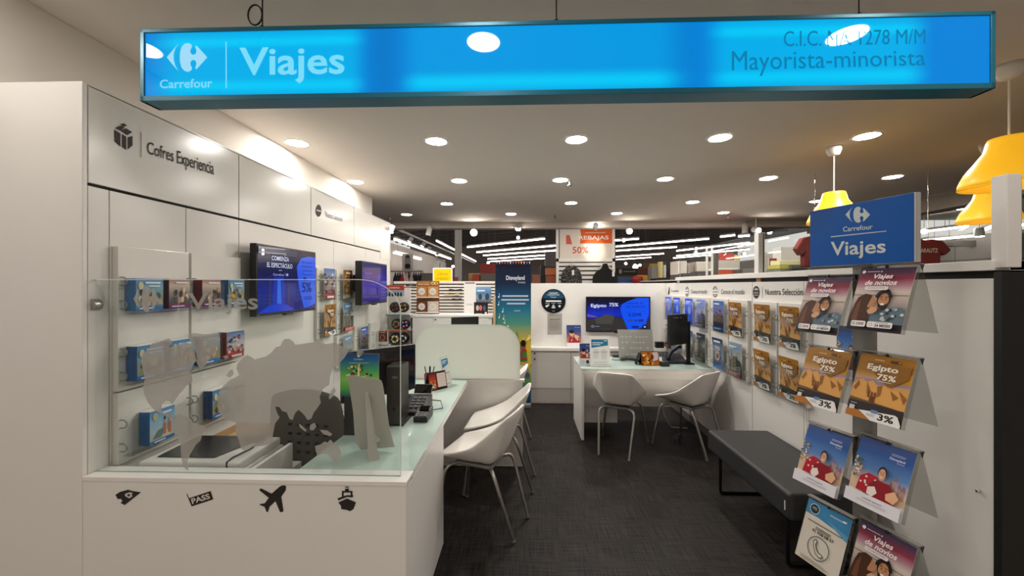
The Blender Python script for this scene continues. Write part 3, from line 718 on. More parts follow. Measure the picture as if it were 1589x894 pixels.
lbs = ['low white cabinet with two black locks beside the tall banner', 'low white cabinet left of the rear desk, second from the banner', 'low white cabinet behind the rear desk leaflets', 'low white cabinet behind the rear desk, below the screen']
for i in range(4): cabinet(xs[i], xs[i + 1], lbs[i], (0.66, 0.585) if i == 0 else ())
tag(M().box(xs[0], XR, 5.135, 5.298, 0.695, 0.735).build('cabinet_worktop', LAM2, bevel=0.002), 'white ledge running along the top of the low cabinets', 'worktop')
# ================================================================ ARTWORK (unit sheet: u to the right, v upwards)
def person_head(a, cx, cy, s, skin, hair, beard=False):
    a.ell(cx, cy + .25 * s, .80 * s, .95 * s, hair, 16)
    a.ell(cx, cy, .62 * s, .86 * s, skin, 18)
    if beard: a.poly([(cx - .6 * s, cy - .1 * s), (cx - .45 * s, cy - .35 * s), (cx + .45 * s, cy - .35 * s), (cx + .6 * s, cy - .1 * s), (cx + .5 * s, cy - .65 * s), (cx, cy - .95 * s), (cx - .5 * s, cy - .65 * s)], hair)
    for k in (-1, 1):
        a.ell(cx + k * .25 * s, cy + .12 * s, .09 * s, .05 * s, '#2a1a12', 8)
        a.poly([(cx + k * .12 * s, cy + .30 * s), (cx + k * .42 * s, cy + .33 * s), (cx + k * .40 * s, cy + .39 * s), (cx + k * .13 * s, cy + .36 * s)][::k], '#2a1a12')
    a.poly([(cx - .07 * s, cy - .12 * s), (cx + .09 * s, cy - .12 * s), (cx + .03 * s, cy + .12 * s)], '#a8714f')
    a.ell(cx, cy - .38 * s, .27 * s, .11 * s, '#f3e8de', 12)
def art_novios(a):
    a.grad(0, 1, [(0, '#1d1a1e'), (.2, '#3a2f33'), (.48, '#b9aaa2'), (.62, '#cfc3ba'), (.72, '#b0808f'), (.82, '#8c3144'), (.92, '#5d3850'), (1, '#46405f')])
    a.rect(0, .55, 1, .566, '#8f7a5a')
    a.poly([(0, .16), (.06, .42), (.10, .52), (.22, .58), (.34, .565), (.40, .48), (.40, .30), (.34, .16)], '#4b2c1d')
    a.poly([(.06, .16), (.10, .40), (.17, .50), (.17, .16)], '#6f452c')
    a.poly([(.30, .53), (.36, .545), (.43, .50), (.475, .47), (.45, .44), (.455, .40), (.40, .37), (.32, .36), (.28, .45)], '#c08860')
    a.poly([(.30, .56), (.36, .545), (.35, .50), (.30, .36), (.24, .40), (.24, .54)], '#4b2c1d')
    a.poly([(.40, .22), (.50, .33), (.62, .36), (.90, .38), (1, .34), (1, .12), (.40, .12)], '#5f7480')
    for k in range(14):
        x = .58 + .4 * random.random(); y = .18 + .18 * random.random(); a.ell(x, y, .035, .022, random.choice(['#c9cfcf', '#2d3b46', '#8598a0']), 7)
    a.poly([(.45, .34), (.60, .34), (.64, .40), (.46, .40)], '#b9835c')
    person_head(a, .60, .47, .155, '#c48d65', '#2a1c15', True)
    for k in range(11): t_ = .15 + (PI - .3) * k / 10; a.ell(.60 + .115 * math.cos(t_), .515 + .095 * math.sin(t_), .034, .026, '#241813', 8)
    a.poly([(.36, .30), (.42, .36), (.52, .36), (.55, .31), (.48, .26), (.40, .25)], '#d2a27d')
    a.ell(.115, .925, .035, .027, '#efe9ea', 14); a.rect(.18, .92, .42, .931, '#d9cdd2'); a.rect(.44, .915, .465, .935, '#efe9ea')
    a.text('Viajes', .33, .785, .68, .885, '#f7f1ee', bold=.02, shear=.2); a.text('de novios', .20, .705, .78, .785, '#f7f1ee', bold=.02, shear=.2)
    a.rrect(.22, .625, .65, .685, .03, '#e9dfe0', ry=.025); a.text('UN VIAJE DE AMOR', .27, .645, .60, .667, '#6b4a55')
    a.rrect(.12, .045, .40, .135, .03, '#f2efee', ry=.025); a.text('200€', .22, .07, .37, .115, '#7d2f3d', bold=.02)
    a.rrect(.43, .045, .88, .135, .03, '#f2efee', ry=.025); a.lines(.58, .80, (.118,), .008, '#9a8f90', 0); a.text('24 MESES', .57, .06, .85, .10, '#3f3438', bold=.02)
    a.ring(.17, .09, .03, .024, .3, '#3f3438', 12); a.ring(.50, .09, .035, .022, .25, '#b8aeb0', 12)
def art_egipto(a):
    a.grad(0, 1, [(0, '#2e2824'), (.25, '#5d4528'), (.45, '#d69a44'), (.62, '#c79a6a'), (.74, '#a3701f'), (1, '#a06c18')])
    a.poly([(0, .60), (1, .66), (1, .58), (0, .52)], '#9a8795'); a.poly([(.62, .60), (1, .78), (1, .62)], '#c08a20')
    a.poly([(0, .44), (.06, .56), (.16, .60), (.26, .56), (.36, .60), (.46, .52), (.60, .56), (.70, .50), (.84, .52), (1, .42), (1, .24), (0, .30)], '#dba155')
    for p in ([(.02, .44), (.10, .57), (.14, .50), (.08, .40)], [(.26, .56), (.38, .42), (.30, .38)], [(.46, .52), (.50, .36), (.55, .40), (.55, .55)], [(.70, .50), (.78, .36), (.86, .42)], [(.84, .52), (1, .42), (.96, .34)]): a.poly(p, '#93602a')
    for x in (.34, .40, .46): a.poly([(x - .02, .34), (x + .02, .33), (x + .015, .42), (x - .015, .43)], '#7a451f')
    a.poly([(.37, .28), (.47, .27), (.465, .35), (.38, .36)], '#6d3320')
    a.rect(0, .13, 1, .245, '#2f2a2c')
    a.poly([(.18, .88), (.96, .88), (.96, .70), (.70, .545), (.64, .545), (.40, .68), (.18, .80)], '#8a5c1a')
    a.rect(.30, .915, .48, .925, '#dcc9a4'); a.rrect(.58, .905, .76, .94, .02, '#4c3a28', ry=.015); a.ell(.74, .922, .012, .009, '#e8dcc6', 8)
    a.text('Egipto', .20, .735, .76, .85, '#f4ecdd', bold=.028); a.text('75%', .42, .625, .76, .715, '#f4ecdd', bold=.028); a.rect(.46, .598, .70, .606, '#e9dcc4')
    a.rect(.06, .20, .18, .207, '#e5ded6'); a.rrect(.05, .09, .15, .17, .01, '#d8d4cd')
    a.poly([(0, 0), (0, .10), (.24, .115), (.46, 0)], '#b1712f')
    a.poly([(.24, .115), (.32, .125), (.88, .165), (.93, .15), (1, .04), (1, 0), (.48, 0)], '#efedea')
    a.text('3%', .60, .035, .88, .135, '#2b2522', bold=.028); a.rrect(.46, .115, .60, .165, .03, '#6a86b0', ry=.02); a.lines(.40, .56, (.095, .08, .065), .006, '#9aa6b8', .2)
def art_park(a):
    a.grad(0, 1, [(0, '#e6e2e8'), (.2, '#e9e4e6'), (.2, '#e3bd95'), (.36, '#d9b9a8'), (.55, '#5c86bd'), (.8, '#2f5ba0'), (1, '#3b4f86')])
    for x, h, w_ in ((.78, .52, .05), (.86, .44, .05), (.93, .42, .06), (.72, .42, .04)):
        a.rect(x - w_ / 2, .30, x + w_ / 2, h, '#b08f86'); a.poly([(x - w_ / 2 - .01, h), (x + w_ / 2 + .01, h), (x, h + .08)], '#8f6f7c')
    for k in range(26): a.ell(.02 + .16 * random.random(), .38 + .30 * random.random(), .022, .016, random.choice(['#e8c98a', '#5d6b3a', '#d7a25a', '#f0dcae']), 6)
    a.poly([(.16, .2), (.20, .42), (.34, .50), (.50, .48), (.56, .42), (.58, .2)], '#b32430')
    for k in range(9): a.ell(.22 + .3 * random.random(), .24 + .2 * random.random(), .022, .016, '#f0dede', 8)
    a.poly([(.36, .16), (.42, .38), (.52, .44), (.74, .44), (.84, .34), (.88, .18)], '#8c1c26')
    a.poly([(.70, .30), (.84, .38), (.93, .30), (.86, .20), (.72, .22)], '#e5b48b')
    a.poly([(.38, .30), (.50, .34), (.56, .26), (.48, .18), (.38, .2)], '#f0e4dc')
    person_head(a, .58, .54, .10, '#d9a684', '#3a241a');
    a.rect(0, 0, 1, .185, '#e3e0e6')
    a.text('Disneyland', .64, .79, .90, .835, '#f4f2f8', bold=.01); a.text('PARIS', .78, .765, .90, .782, '#e9c7dc')
    a.lines(.66, .90, (.885, .865), .007, '#b9c4de', .1); a.text('cuando quieras', .34, .105, .70, .135, '#3f3b48'); a.lines(.24, .80, (.085, .065), .006, '#b3aeba', .1)
def art_phone(a):
    a.rect(0, 0, 1, 1, '#d9d0c2'); a.poly([(0, 1), (1, 1), (1, .63), (.72, .72), (.30, .76), (0, .76)], '#3f86b4'); a.poly([(.5, .80), (1, .72), (1, .63), (.74, .71)], '#5d9cc4')
    a.ell(.19, .87, .12, .09, '#8fb6cd'); a.ell(.19, .87, .10, .075, '#2b3138'); a.ring(.19, .87, .112, .084, .08, '#e6e3dc')
    a.text('TU VIAJE', .13, .85, .25, .872, '#dcd8d0'); a.rect(.14, .885, .24, .897, '#dcd8d0')
    a.lines(.55, .90, (.91, .895), .006, '#cfe0ea', .2); a.rect(.84, .90, .92, .925, '#eef3f6')
    a.lines(.10, .90, (.665,), .013, '#5f5a54', 0); a.lines(.32, .68, (.605, .58), .012, '#4a4641', .05)
    a.text('91 938 08 57', .26, .51, .76, .56, '#2a2724', bold=.02)
    a.ring(.48, .30, .25, .185, .07, '#56646c', 32)
    a.poly([(.36, .41), (.40, .43), (.44, .39), (.42, .345), (.45, .29), (.52, .245), (.575, .25), (.62, .215), (.60, .185), (.545, .17), (.45, .20), (.37, .29), (.34, .37)], '#56646c')
    a.poly([(.375, .40), (.40, .412), (.422, .385), (.402, .345), (.435, .28), (.51, .23), (.572, .235), (.60, .21), (.585, .195), (.545, .186), (.46, .215), (.387, .297), (.36, .37)], '#d9d0c2')
    a.lines(.14, .80, (.075, .055, .035), .007, '#9b948a', .3)
def art_city(a, sky='#7b93a8', bld='#5d5a58', low='#7d3c3c'):
    a.grad(0, 1, [(0, '#3b3f45'), (.3, '#6c6f70'), (.55, '#b8b9b4'), (.8, sky), (1, sky)])
    x = 0
    while x < 1:
        w_ = .06 + .09 * random.random(); h = .28 + .45 * random.random(); a.rect(x, .14, min(1, x + w_), h, random.choice([bld, '#474a50', '#857a70', '#2f3742']))
        for k in range(3): a.rect(x + w_ * .2, .2 + (h - .2) * k / 3, min(1, x + w_ * .7), .2 + (h - .2) * k / 3 + .012, '#c9b78f')
        x += w_
    a.rect(0, 0, 1, .14, low); a.rect(.10, .88, .70, .905, '#e8eaec'); a.rect(.10, .84, .50, .858, '#d5dade'); a.lines(.1, .9, (.10, .07, .04), .012, '#d9cfc8', .3)
def art_blue(a, c1='#1f46d8', c2='#6f8cf0'):
    a.grad(0, 1, [(0, '#2233a0'), (.4, c1), (.8, c2), (1, c1)])
    a.poly([(.1, .2), (.3, .5), (.5, .42), (.7, .62), (.95, .3), (.95, .15), (.1, .1)], '#3557c8'); a.ell(.6, .55, .2, .16, '#9fb0f4'); a.rect(.15, .86, .75, .90, '#dfe4fa'); a.rect(.15, .80, .55, .83, '#c9d2f6'); a.lines(.1, .85, (.12, .09, .06), .012, '#aab8f0', .3)
def art_navy(a):
    a.grad(0, 1, [(0, '#27406a'), (.5, '#7f8ea6'), (1, '#1d3156')]); a.poly([(.0, .0), (.0, .2), (.5, .1), (1, .16), (1, 0)], '#3465b0')
    a.ell(.5, .42, .22, .16, '#c9c1c0'); a.ell(.5, .42, .12, .09, '#a05a40'); a.rect(.2, .86, .8, .92, '#d7dfee'); a.text('75%', .3, .62, .75, .74, '#e6ecf6', bold=.02)
def art_paris(a):
    a.grad(0, 1, [(0, '#20304f'), (.3, '#3d4b70'), (.6, '#8c7d9d'), (.85, '#4b6ca8'), (1, '#3a62a8')])
    for x, h in ((.15, .5), (.32, .62), (.5, .56), (.68, .7), (.86, .52)): a.rect(x - .06, .15, x + .06, h, '#2a2e3d'); a.rect(x - .02, .3, x + .02, h - .05, '#cf9f62')
    a.rect(.12, .88, .62, .92, '#e8ecf4'); a.rect(0, .05, 1, .15, '#30569a'); a.lines(.1, .8, (.1, .07), .012, '#dbe3f0', .2)
def art_warm(a):
    a.grad(0, 1, [(0, '#e3ded4'), (.16, '#8a6a48'), (.5, '#c08a55'), (.8, '#a06e3a'), (1, '#8c5a20')])
    for k in range(26): a.ell(.1 + .8 * random.random(), .2 + .6 * random.random(), .07, .05, random.choice(['#d7b184', '#6a4528', '#b57b40', '#e3c9a4', '#3d3f55']), 7)
    a.rect(.2, .86, .8, .93, '#e9cf9a'); a.lines(.15, .85, (.10, .06), .02, '#9b8c78', .2)
def art_market(a):
    a.grad(0, 1, [(0, '#8c2f30'), (.25, '#b04a48'), (.5, '#b8b4b8'), (1, '#4a6ea6')])
    for k in range(30): a.ell(.08 + .84 * random.random(), .22 + .6 * random.random(), .07, .05, random.choice(['#c9a48e', '#5a4a58', '#a3484a', '#d9d4d4', '#7d8fae', '#3c3440']), 7)
    a.rect(.2, .05, .8, .12, '#e2d5d2')
def art_box_blue(a):
    a.grad(0, 1, [(0, '#2a69a6'), (.14, '#2f76b4'), (.15, '#8f8a6a'), (.45, '#7f8f7c'), (.75, '#7ba7c4'), (1, '#3f7fb8')])
    for k in range(16): a.ell(.15 + .7 * random.random(), .22 + .42 * random.random(), .07, .09, random.choice(['#c99f7d', '#4d4338', '#d7cbb8', '#8a6a50', '#c7a53c', '#3c5a74']), 8)
    a.ell(.14, .78, .09, .12, '#c8c2a4'); a.rect(.30, .84, .86, .90, '#dfeaf2'); a.rect(.42, .74, .84, .79, '#cfe0ec'); a.rect(.1, .05, .6, .09, '#cfe0ec')
def art_box_purple(a):
    a.grad(0, 1, [(0, '#5b2d7a'), (.14, '#7a2f55'), (.16, '#47424a'), (.5, '#8a7f78'), (.8, '#c9b5a6'), (1, '#a7686a')])
    for k in range(12): a.ell(.12 + .76 * random.random(), .28 + .35 * random.random(), .08, .11, random.choice(['#b98e72', '#3a3436', '#5c5654', '#d5c0b0']), 8)
    a.rect(.1, .06, .7, .10, '#d9c7d6'); a.rect(.3, .85, .9, .91, '#e9dfe4')
def art_box_beach(a):
    a.grad(0, 1, [(0, '#2a69a6'), (.10, '#2f76b4'), (.11, '#b9b09a'), (.4, '#a8c0cc'), (.75, '#7fb4d8'), (1, '#4a8cc4')])
    a.poly([(.1, .15), (.45, .15), (.6, .42), (.3, .38)], '#5f7f80'); a.poly([(.45, .14), (.8, .14), (.7, .34)], '#d9d0bc')
    for x in (.58, .78):
        a.poly([(x - .06, .2), (x + .06, .2), (x + .07, .50), (x, .58), (x - .07, .50)], '#b9785a'); a.ell(x, .66, .045, .07, '#c08a68', 10); a.ell(x, .70, .045, .05, '#4a3024', 10)
    a.ell(.2, .82, .10, .12, '#c0b68e'); a.rect(.45, .84, .85, .90, '#dfeaf2'); a.rect(.15, .04, .6, .08, '#cfe0ec')

def sheet(name, label, cat, O, U, V, art, th=0.003, group=None, curl=None, parent=None, mat_=None, col='#e8e6e2', **kw):
    a = Art(O, U, V); a.curl = curl
    a.body(th, col); art(a, **kw)
    o = a.finish().build(name, mat_ or PRINT, parent)
    if parent is None: tag(o, label, cat, group)
    return o
Z3 = Vector((0, 0, 1))
def on_right(y, z, w=.205, h=.285, X=1.812):          # sheet standing in a pocket of the right wall; y = centre, z = foot
    return Vector((X, y + w / 2, z)), Vector((0, -w, 0)), Vector((0, 0, h))
def on_left(y, z, w=.205, h=.285, X=-1.802): return Vector((X, y - w / 2, z)), Vector((0, w, 0)), Vector((0, 0, h))

# ================================================================ DISPLAY BOARDS
def clips(side, X, ys, zs):
    ms = []
    for y in ys:
        for z in zs:
            m = M(); ms.append(m); m.tube([(X, y, z + .018), (X + side * .02, y, z + .018), (X + side * .032, y, z + .008), (X + side * .032, y, z - .008), (X + side * .02, y, z - .018), (X, y, z - .018)], 0.0028, 5, col=(.4, .38, .35))
    return ms
def board(side, y0, y1, z0, z1, label, pockets, group, horizontal=False):
    # side -1: right wall, facing -X; +1: left wall, facing +X.  pockets: list of (yc, z)
    Xw = XR if side < 0 else XL
    t = thing('display_board', label, 'display board', (Xw + side * .015, (y0 + y1) / 2, z0), 0, group)
    M().box(Xw + side * .001, Xw + side * .028, y0 + .004, y1 - .004, z0, z1).build('panel', LAM, t, bevel=0.002)
    for p in pockets:
        yc, z = p[0], p[1]; w = p[2] if len(p) > 2 else .235; h = p[3] if len(p) > 3 else .27
        X1 = Xw + side * .075
        m = M(); m.box(X1 - .001, X1 + .001, yc - w / 2, yc + w / 2, z - .006, z + h * .8)
        m.box(Xw + side * .03, X1, yc - w / 2, yc + w / 2, z - .008, z - .005)
        pk = m.build('pocket', ACRYL, t)
        rings = clips(side, Xw + side * .028, (yc - w / 2 - .012, yc + w / 2 + .012), (z + h * .18, z + h * .72))
        for q in rings: q.build('clip', GREYMET, pk)
    return t
GBR = 'white brochure boards on the right wall'
def boardR(y0, y1, label, zs, ycs): return board(-1, y0, y1, .745, 1.425, label, [(yc, z) for yc in ycs for z in zs], GBR)
zr = (1.120, .770)
boardR(2.620, 2.925, 'white brochure board nearest the camera on the right wall, beside the brochure stand', zr, [2.755])
boardR(2.937, 3.245, 'second white brochure board on the right wall, under the round dark badge', zr, [3.065])
boardR(3.315, 3.62, 'third white brochure board on the right wall, Egypt flyer above a city flyer', zr, [3.45])
boardR(3.63, 3.975, 'fourth white brochure board on the right wall, two dark blue flyers', zr, [3.75])
boardR(3.99, 4.64, 'wide white brochure board on the right wall, behind the rear desk monitor', zr, [4.12, 4.42])
boardR(4.65, 5.26, 'farthest white brochure board on the right wall, in the corner', zr, [4.765, 5.04])
def bend(amp, s=1): return lambda u, v: amp * (v - .35) ** 2 * (1 if v > .35 else .3) + amp * .25 * math.sin(u * 3)
GF = 'flyers in the right wall pockets'
data = [(2.755, zr[0], art_egipto, 'ochre Egypt flyer in the upper pocket of the nearest right wall board'), (2.755, zr[1], art_egipto, 'ochre Egypt flyer in the lower pocket of the nearest right wall board'),
        (3.065, zr[0], art_egipto, 'ochre Egypt flyer in the upper pocket under the round dark wall badge'), (3.065, zr[1], art_egipto, 'ochre Egypt flyer in the lower pocket, second board from the brochure stand'),
        (3.45, zr[0], art_egipto, 'ochre Egypt flyer above the grey city flyer on the right wall'), (3.45, zr[1], art_city, 'grey skyline city flyer below an Egypt flyer on the right wall'),
        (3.75, zr[0], art_paris, 'dark blue evening skyline flyer in an upper right wall pocket'), (3.75, zr[1], art_navy, 'navy flyer with pale round motif in a lower right wall pocket'),
        (4.12, zr[0], lambda a: art_city(a, '#7d93d0', '#6a6f78', '#5d5f66'), 'pale grey blue flyer just right of the rear desk monitor'), (4.12, zr[1], lambda a: art_city(a, '#3c4a50', '#4a4f4c', '#4a4a44'), 'dark greenish flyer low on the right wall beside the monitor post'),
        (4.42, zr[0], art_blue, 'bright blue flyer above the rear desk monitor'), (4.42, zr[1], lambda a: art_city(a, '#46587a'), 'city flyer low behind the rear desk monitor'),
        (4.765, zr[0], art_blue, 'bright blue flyer, second from the back corner, top row'), (4.765, zr[1], art_navy, 'navy flyer behind the rear desk monitor, second from the corner'),
        (5.04, zr[0], lambda a: art_blue(a, '#2f56e0', '#8ea4f2'), 'bright blue flyer nearest the back corner, top row'), (5.04, zr[1], lambda a: art_city(a, '#8a8f9a'), 'grey flyer nearest the back corner, lower row')]
for i, (y, z, f, lb) in enumerate(data):
    O, U, V = on_right(y, z)
    if f in (art_egipto, art_navy): sheet('flyer', lb, 'flyer', O, U, V, f, .002, GF, bend(.03 if i % 2 else .02))
    else: sheet('flyer', lb, 'flyer', O, U, V, f, .002, GF)
GBL = 'white display boards on the left wall'
rows_u = [(1.432, .0), (1.105, .0)]
board(1, 1.715, 2.100, 1.068, 1.728, 'upper white display board nearest the counter on the left wall', [(1.905, 1.425, .33, .2), (1.905, 1.10, .33, .2)], GBL)
board(1, 2.108, 2.492, 1.068, 1.728, 'upper white display board left of the first wall screen', [(2.295, 1.425, .33, .2), (2.295, 1.10, .33, .2)], GBL)
board(1, 1.715, 2.100, .735, 1.060, 'lower white display board with the beach gift box on the left wall', [(1.905, .775, .33, .2)], GBL)
board(1, 2.108, 2.492, .735, 1.060, 'lower white display board with the group gift box on the left wall', [(2.295, .775, .33, .2)], GBL)
board(1, 3.42, 3.72, 1.068, 1.708, 'tall white brochure board just right of the first wall screen', [(3.57, 1.42), (3.57, 1.09)], GBL)
board(1, 3.79, 4.10, 1.068, 1.708, 'tall white brochure board between the two wall screens', [(3.945, 1.42), (3.945, 1.09)], GBL)
board(1, 3.79, 4.10, .735, 1.060, 'lower white brochure board below the pair of tall left boards', [(3.945, .76)], GBL)
board(1, 4.20, 4.52, .735, 1.100, 'white brochure board low on the left wall under the second screen', [(4.36, .78)], GBL)
board(1, 4.63, 4.95, .735, 1.100, 'white brochure board farthest along the left wall, beside the cap stand', [(4.79, .78)], GBL)
GL = 'flyers in the left wall pockets'
for y, z, f, lb in [(3.57, 1.42, art_market, 'reddish market photo flyer beside the first wall screen, upper pocket'), (3.57, 1.09, art_egipto, 'ochre Egypt flyer beside the first wall screen, lower pocket'),
                    (3.945, 1.42, art_warm, 'warm orange flyer between the two wall screens, upper pocket'), (3.945, 1.09, lambda a: art_city(a, '#5f8ab4', '#4a5a66', '#b8323a'), 'blue and red city flyer between the two wall screens'),
                    (3.945, .76, art_city, 'blue grey city flyer on the lower left wall board'), (4.36, .80, art_paris, 'dark skyline flyer on the left wall under the second screen')]:
    O, U, V = on_left(y, z); sheet('flyer', lb, 'flyer', O, U, V, f, .002, GL, bend(.02) if f is art_egipto else None)
# gift boxes
def giftbox(y0, y1, z0, z1, art, side_col, label):
    t = thing('gift_box', label, 'gift box', (-1.79, (y0 + y1) / 2, z0), 0, 'boxed gift vouchers on the left wall')
    y0 *= 1.014; y1 *= 1.014
    M().box(-1.835, -1.783, y0, y1, z0, z1, col=lin(side_col)).build('box_body', PRINT, t, bevel=.001)
    a = Art((-1.7825, y0, z0), (0, y1 - y0, 0), (0, 0, z1 - z0)); art(a); a.m.build('cover_print', PRINT, t)
    M().box(-1.836, -1.782, y0 + .001, y1 - .001, z1, z1 + .0015).build('white_lid_edge', WHITEP, t)
for b in [(1.720, 1.853, 1.432, 1.582, art_box_blue, '#1f5f94', 'blue gift box, first from the left in the top row on the left wall'),
          (1.885, 2.005, 1.432, 1.582, art_box_purple, '#4a1f30', 'purple gift box, second in the top row behind the frosted emblem'),
          (2.085, 2.215, 1.432, 1.582, art_box_purple, '#6a2433', 'purple gift box, third in the top row behind the frosted lettering'),
          (2.275, 2.405, 1.432, 1.582, art_box_blue, '#2f6ea8', 'blue gift box, last in the top row near the first wall screen'),
          (1.725, 1.858, 1.108, 1.268, art_box_blue, '#1f5590', 'blue gift box, first from the left in the middle row on the left wall'),
          (1.895, 2.03, 1.108, 1.268, art_box_blue, '#24609a', 'blue gift box in the middle row behind the frosted map of the Americas'),
          (2.075, 2.21, 1.108, 1.268, art_box_blue, '#1d5088', 'blue gift box, third in the middle row, beside the red one'),
          (2.26, 2.40, 1.108, 1.268, art_market, '#8a3a34', 'red gift box, last in the middle row on the left wall'),
          (1.785, 1.915, .785, .945, art_box_beach, '#1f66a6', 'blue gift box with a beach couple, alone in the lower left pocket'),
          (2.155, 2.285, .785, .945, art_box_blue, '#1f4a80', 'dark blue gift box alone in the lower right pocket under the middle row')]: giftbox(*b)

# ================================================================ SCREENS
def tv(name, label, O, U, V, depth, art, mount=None):
    O, U, V = map(Vector, (O, U, V)); N = U.cross(V).normalized(); un, vn = U.normalized(), V.normalized()
    t = thing(name, label, 'screen', tuple(O + U / 2 - N * depth))
    M().obox(O - N * depth, U, V, N * depth).build('casing', BLACKP, t, bevel=.004)
    b = .012; bb = .02
    a = Art(O + un * b + vn * bb + N * .0006, U - un * 2 * b, V - vn * (b + bb)); art(a); a.m.build('display', SCREEN, t)
    if mount: M().obox(O + U * .35 + V * .3 - N * (depth + mount), U * .3, V * .4, N * mount).build('wall_mount', BLACKM, t)
    M().obox(O + U * .44 - vn * .012 - N * .03, U * .12, vn * .014, N * .03).build('sensor_bar', GLOSSB, t)
    M().obox(O + un * .004 + vn * .006 + N * .0004, un * .03, vn * .006, N * .001).build('logo_plate', GREYP, t)
    return t
def art_spectacle(a):
    a.grad(0, 1, [(0, '#061a78'), (.35, '#0a1f8a'), (.6, '#050f4a'), (1, '#040a30')])
    a.poly([(.2, .0), (.42, .0), (.40, .55), (.24, .55)], '#0d2fb0'); a.poly([(.28, .0), (.36, .0), (.345, .5), (.295, .5)], '#2a6fe8'); a.poly([(.15, 0), (.19, 0), (.20, .5), (.17, .5)], '#2a2f70'); a.poly([(.45, 0), (.50, 0), (.48, .5), (.46, .5)], '#2a2f70')
    a.poly([(.0, .0), (.6, 0), (.45, .10), (.30, .13), (.15, .10)], '#0f3bd0')
    a.poly([(.62, .72), (.70, .88), (.86, .93), (1, .92), (1, .08), (.86, .03), (.76, .02), (.66, .40)], '#2a5ff0')
    a.text('COMIENZA', .20, .80, .48, .87, '#dfe6ff', bold=.01); a.text('EL ESPECTÁCULO', .13, .69, .54, .78, '#dfe6ff', bold=.01); a.rect(.31, .645, .36, .655, '#aab8ff')
    a.text('Carrefour', .22, .565, .40, .60, '#b9c8ff'); logo(a, .42, .56, .47, .61, '#b9c8ff')
    for i, t in enumerate(('Para ver la', 'El Club Carrefour', 'te devuelve un', 'Cheque Ahorro')): a.text(t, .72, .80 - i * .07, .92, .835 - i * .07, '#0a1760')
    a.rect(.745, .50, .80, .55, '#0a1760'); a.text('5%', .72, .29, .91, .47, '#0a1760', bold=.02); a.rect(.76, .16, .92, .22, '#1b46c0')
    a.rect(0, .885, .62, .99, '#2e3350')  # grey reflection on the glass, painted into the picture
def art_lines(a):
    a.grad(0, 1, [(0, '#1a1a70'), (.4, '#2a2aa8'), (.6, '#24219a'), (1, '#15125a')])
    for k in range(18):
        x = .05 + .9 * random.random(); y = .35 + .45 * random.random(); a.rect(x, y, min(.98, x + .16 * random.random() + .02), y + .012, random.choice(['#4a4ae0', '#3a36c0', '#5a5af0']))
    a.rect(.06, .72, .36, .74, '#5a64d8'); a.rect(.58, .2, .9, .38, '#3a2aa0')
def art_egypt_screen(a):
    a.grad(0, 1, [(0, '#14141c'), (.3, '#1c1a22'), (.5, '#1130c8'), (.68, '#0a1f9a'), (.85, '#060d3a'), (1, '#04060f')])
    a.poly([(0, 0), (0, .34), (.12, .36), (.2, .40), (.30, .50), (.38, .48), (.48, .40), (.62, .34), (1, .3), (1, 0)], '#35322f')
    a.poly([(.12, .36), (.2, .40), (.30, .50), (.38, .48), (.44, .43), (.40, .2), (.15, .2)], '#4b4742'); a.poly([(0, .42), (.10, .40), (.18, .42), (.1, .46), (0, .50)], '#6a52c0')
    a.poly([(.53, .68), (.56, .80), (.66, .90), (.80, .99), (.99, .99), (.99, .55), (.93, .15), (.80, .05), (.655, .03), (.57, .40)], '#0f56ff')
    a.text('Egipto', .06, .68, .31, .81, '#dfe6ff', bold=.025); a.text('75%', .355, .73, .50, .84, '#dfe6ff', bold=.025)
    a.text('Leyendas de', .64, .80, .89, .86, '#0a1c70', bold=.01); a.text('Abu Simbel (*)', .62, .69, .92, .76, '#0a1c70', bold=.01)
    a.text('2.229€', .66, .44, .87, .54, '#0a1c70', bold=.02); a.rect(.68, .40, .86, .405, '#2e6cff')
    a.rrect(.655, .28, .74, .34, .03, '#3a4aa0', ry=.025); a.rect(.76, .29, .80, .33, '#1b2e9a'); a.rect(.82, .28, .90, .345, '#1b2e9a'); a.rrect(.71, .08, .83, .15, .03, '#142a80', ry=.03); a.ell(.92, .12, .045, .07, '#0a1440'); logo(a, .90, .09, .94, .15, '#cfd8ff')
    a.ring(.09, .13, .022, .035, .3, '#aab6d8', 12); a.rect(.12, .125, .20, .14, '#8a96b8')
def tvl(x0, x1, y0, y1, X):
    A, B = on_x(x0, y1, X), on_x(x1, 450, X); zt_, zb = on_x(x0, y0, X).z, A.z
    return Vector((X, A.y, zb)), Vector((0, B.y - A.y, 0)), Vector((0, 0, zt_ - zb))
O, U, V = tvl(397.5, 490, 377, 492, -1.77)
tv('wall_screen', 'large wall screen showing blue show advert with 5% on the left wall', O, U, V, .045, art_spectacle, .05)
O, U, V = tvl(561.5, 600.5, 404.5, 474, -1.66)
tv('wall_screen', 'smaller thick wall screen with plain violet picture at the far end of the left wall', O, U, V, .07, art_lines, .135)
P0, P1 = on_y(909.5, 515.5, 5.245), on_y(1009.5, 460.5, 5.245)
tv('wall_screen', 'flat wall screen with blue Egypt advert on the back wall', P0, (P1.x - P0.x, 0, 0), (0, 0, P1.z - P0.z), .035, art_egypt_screen, .018)
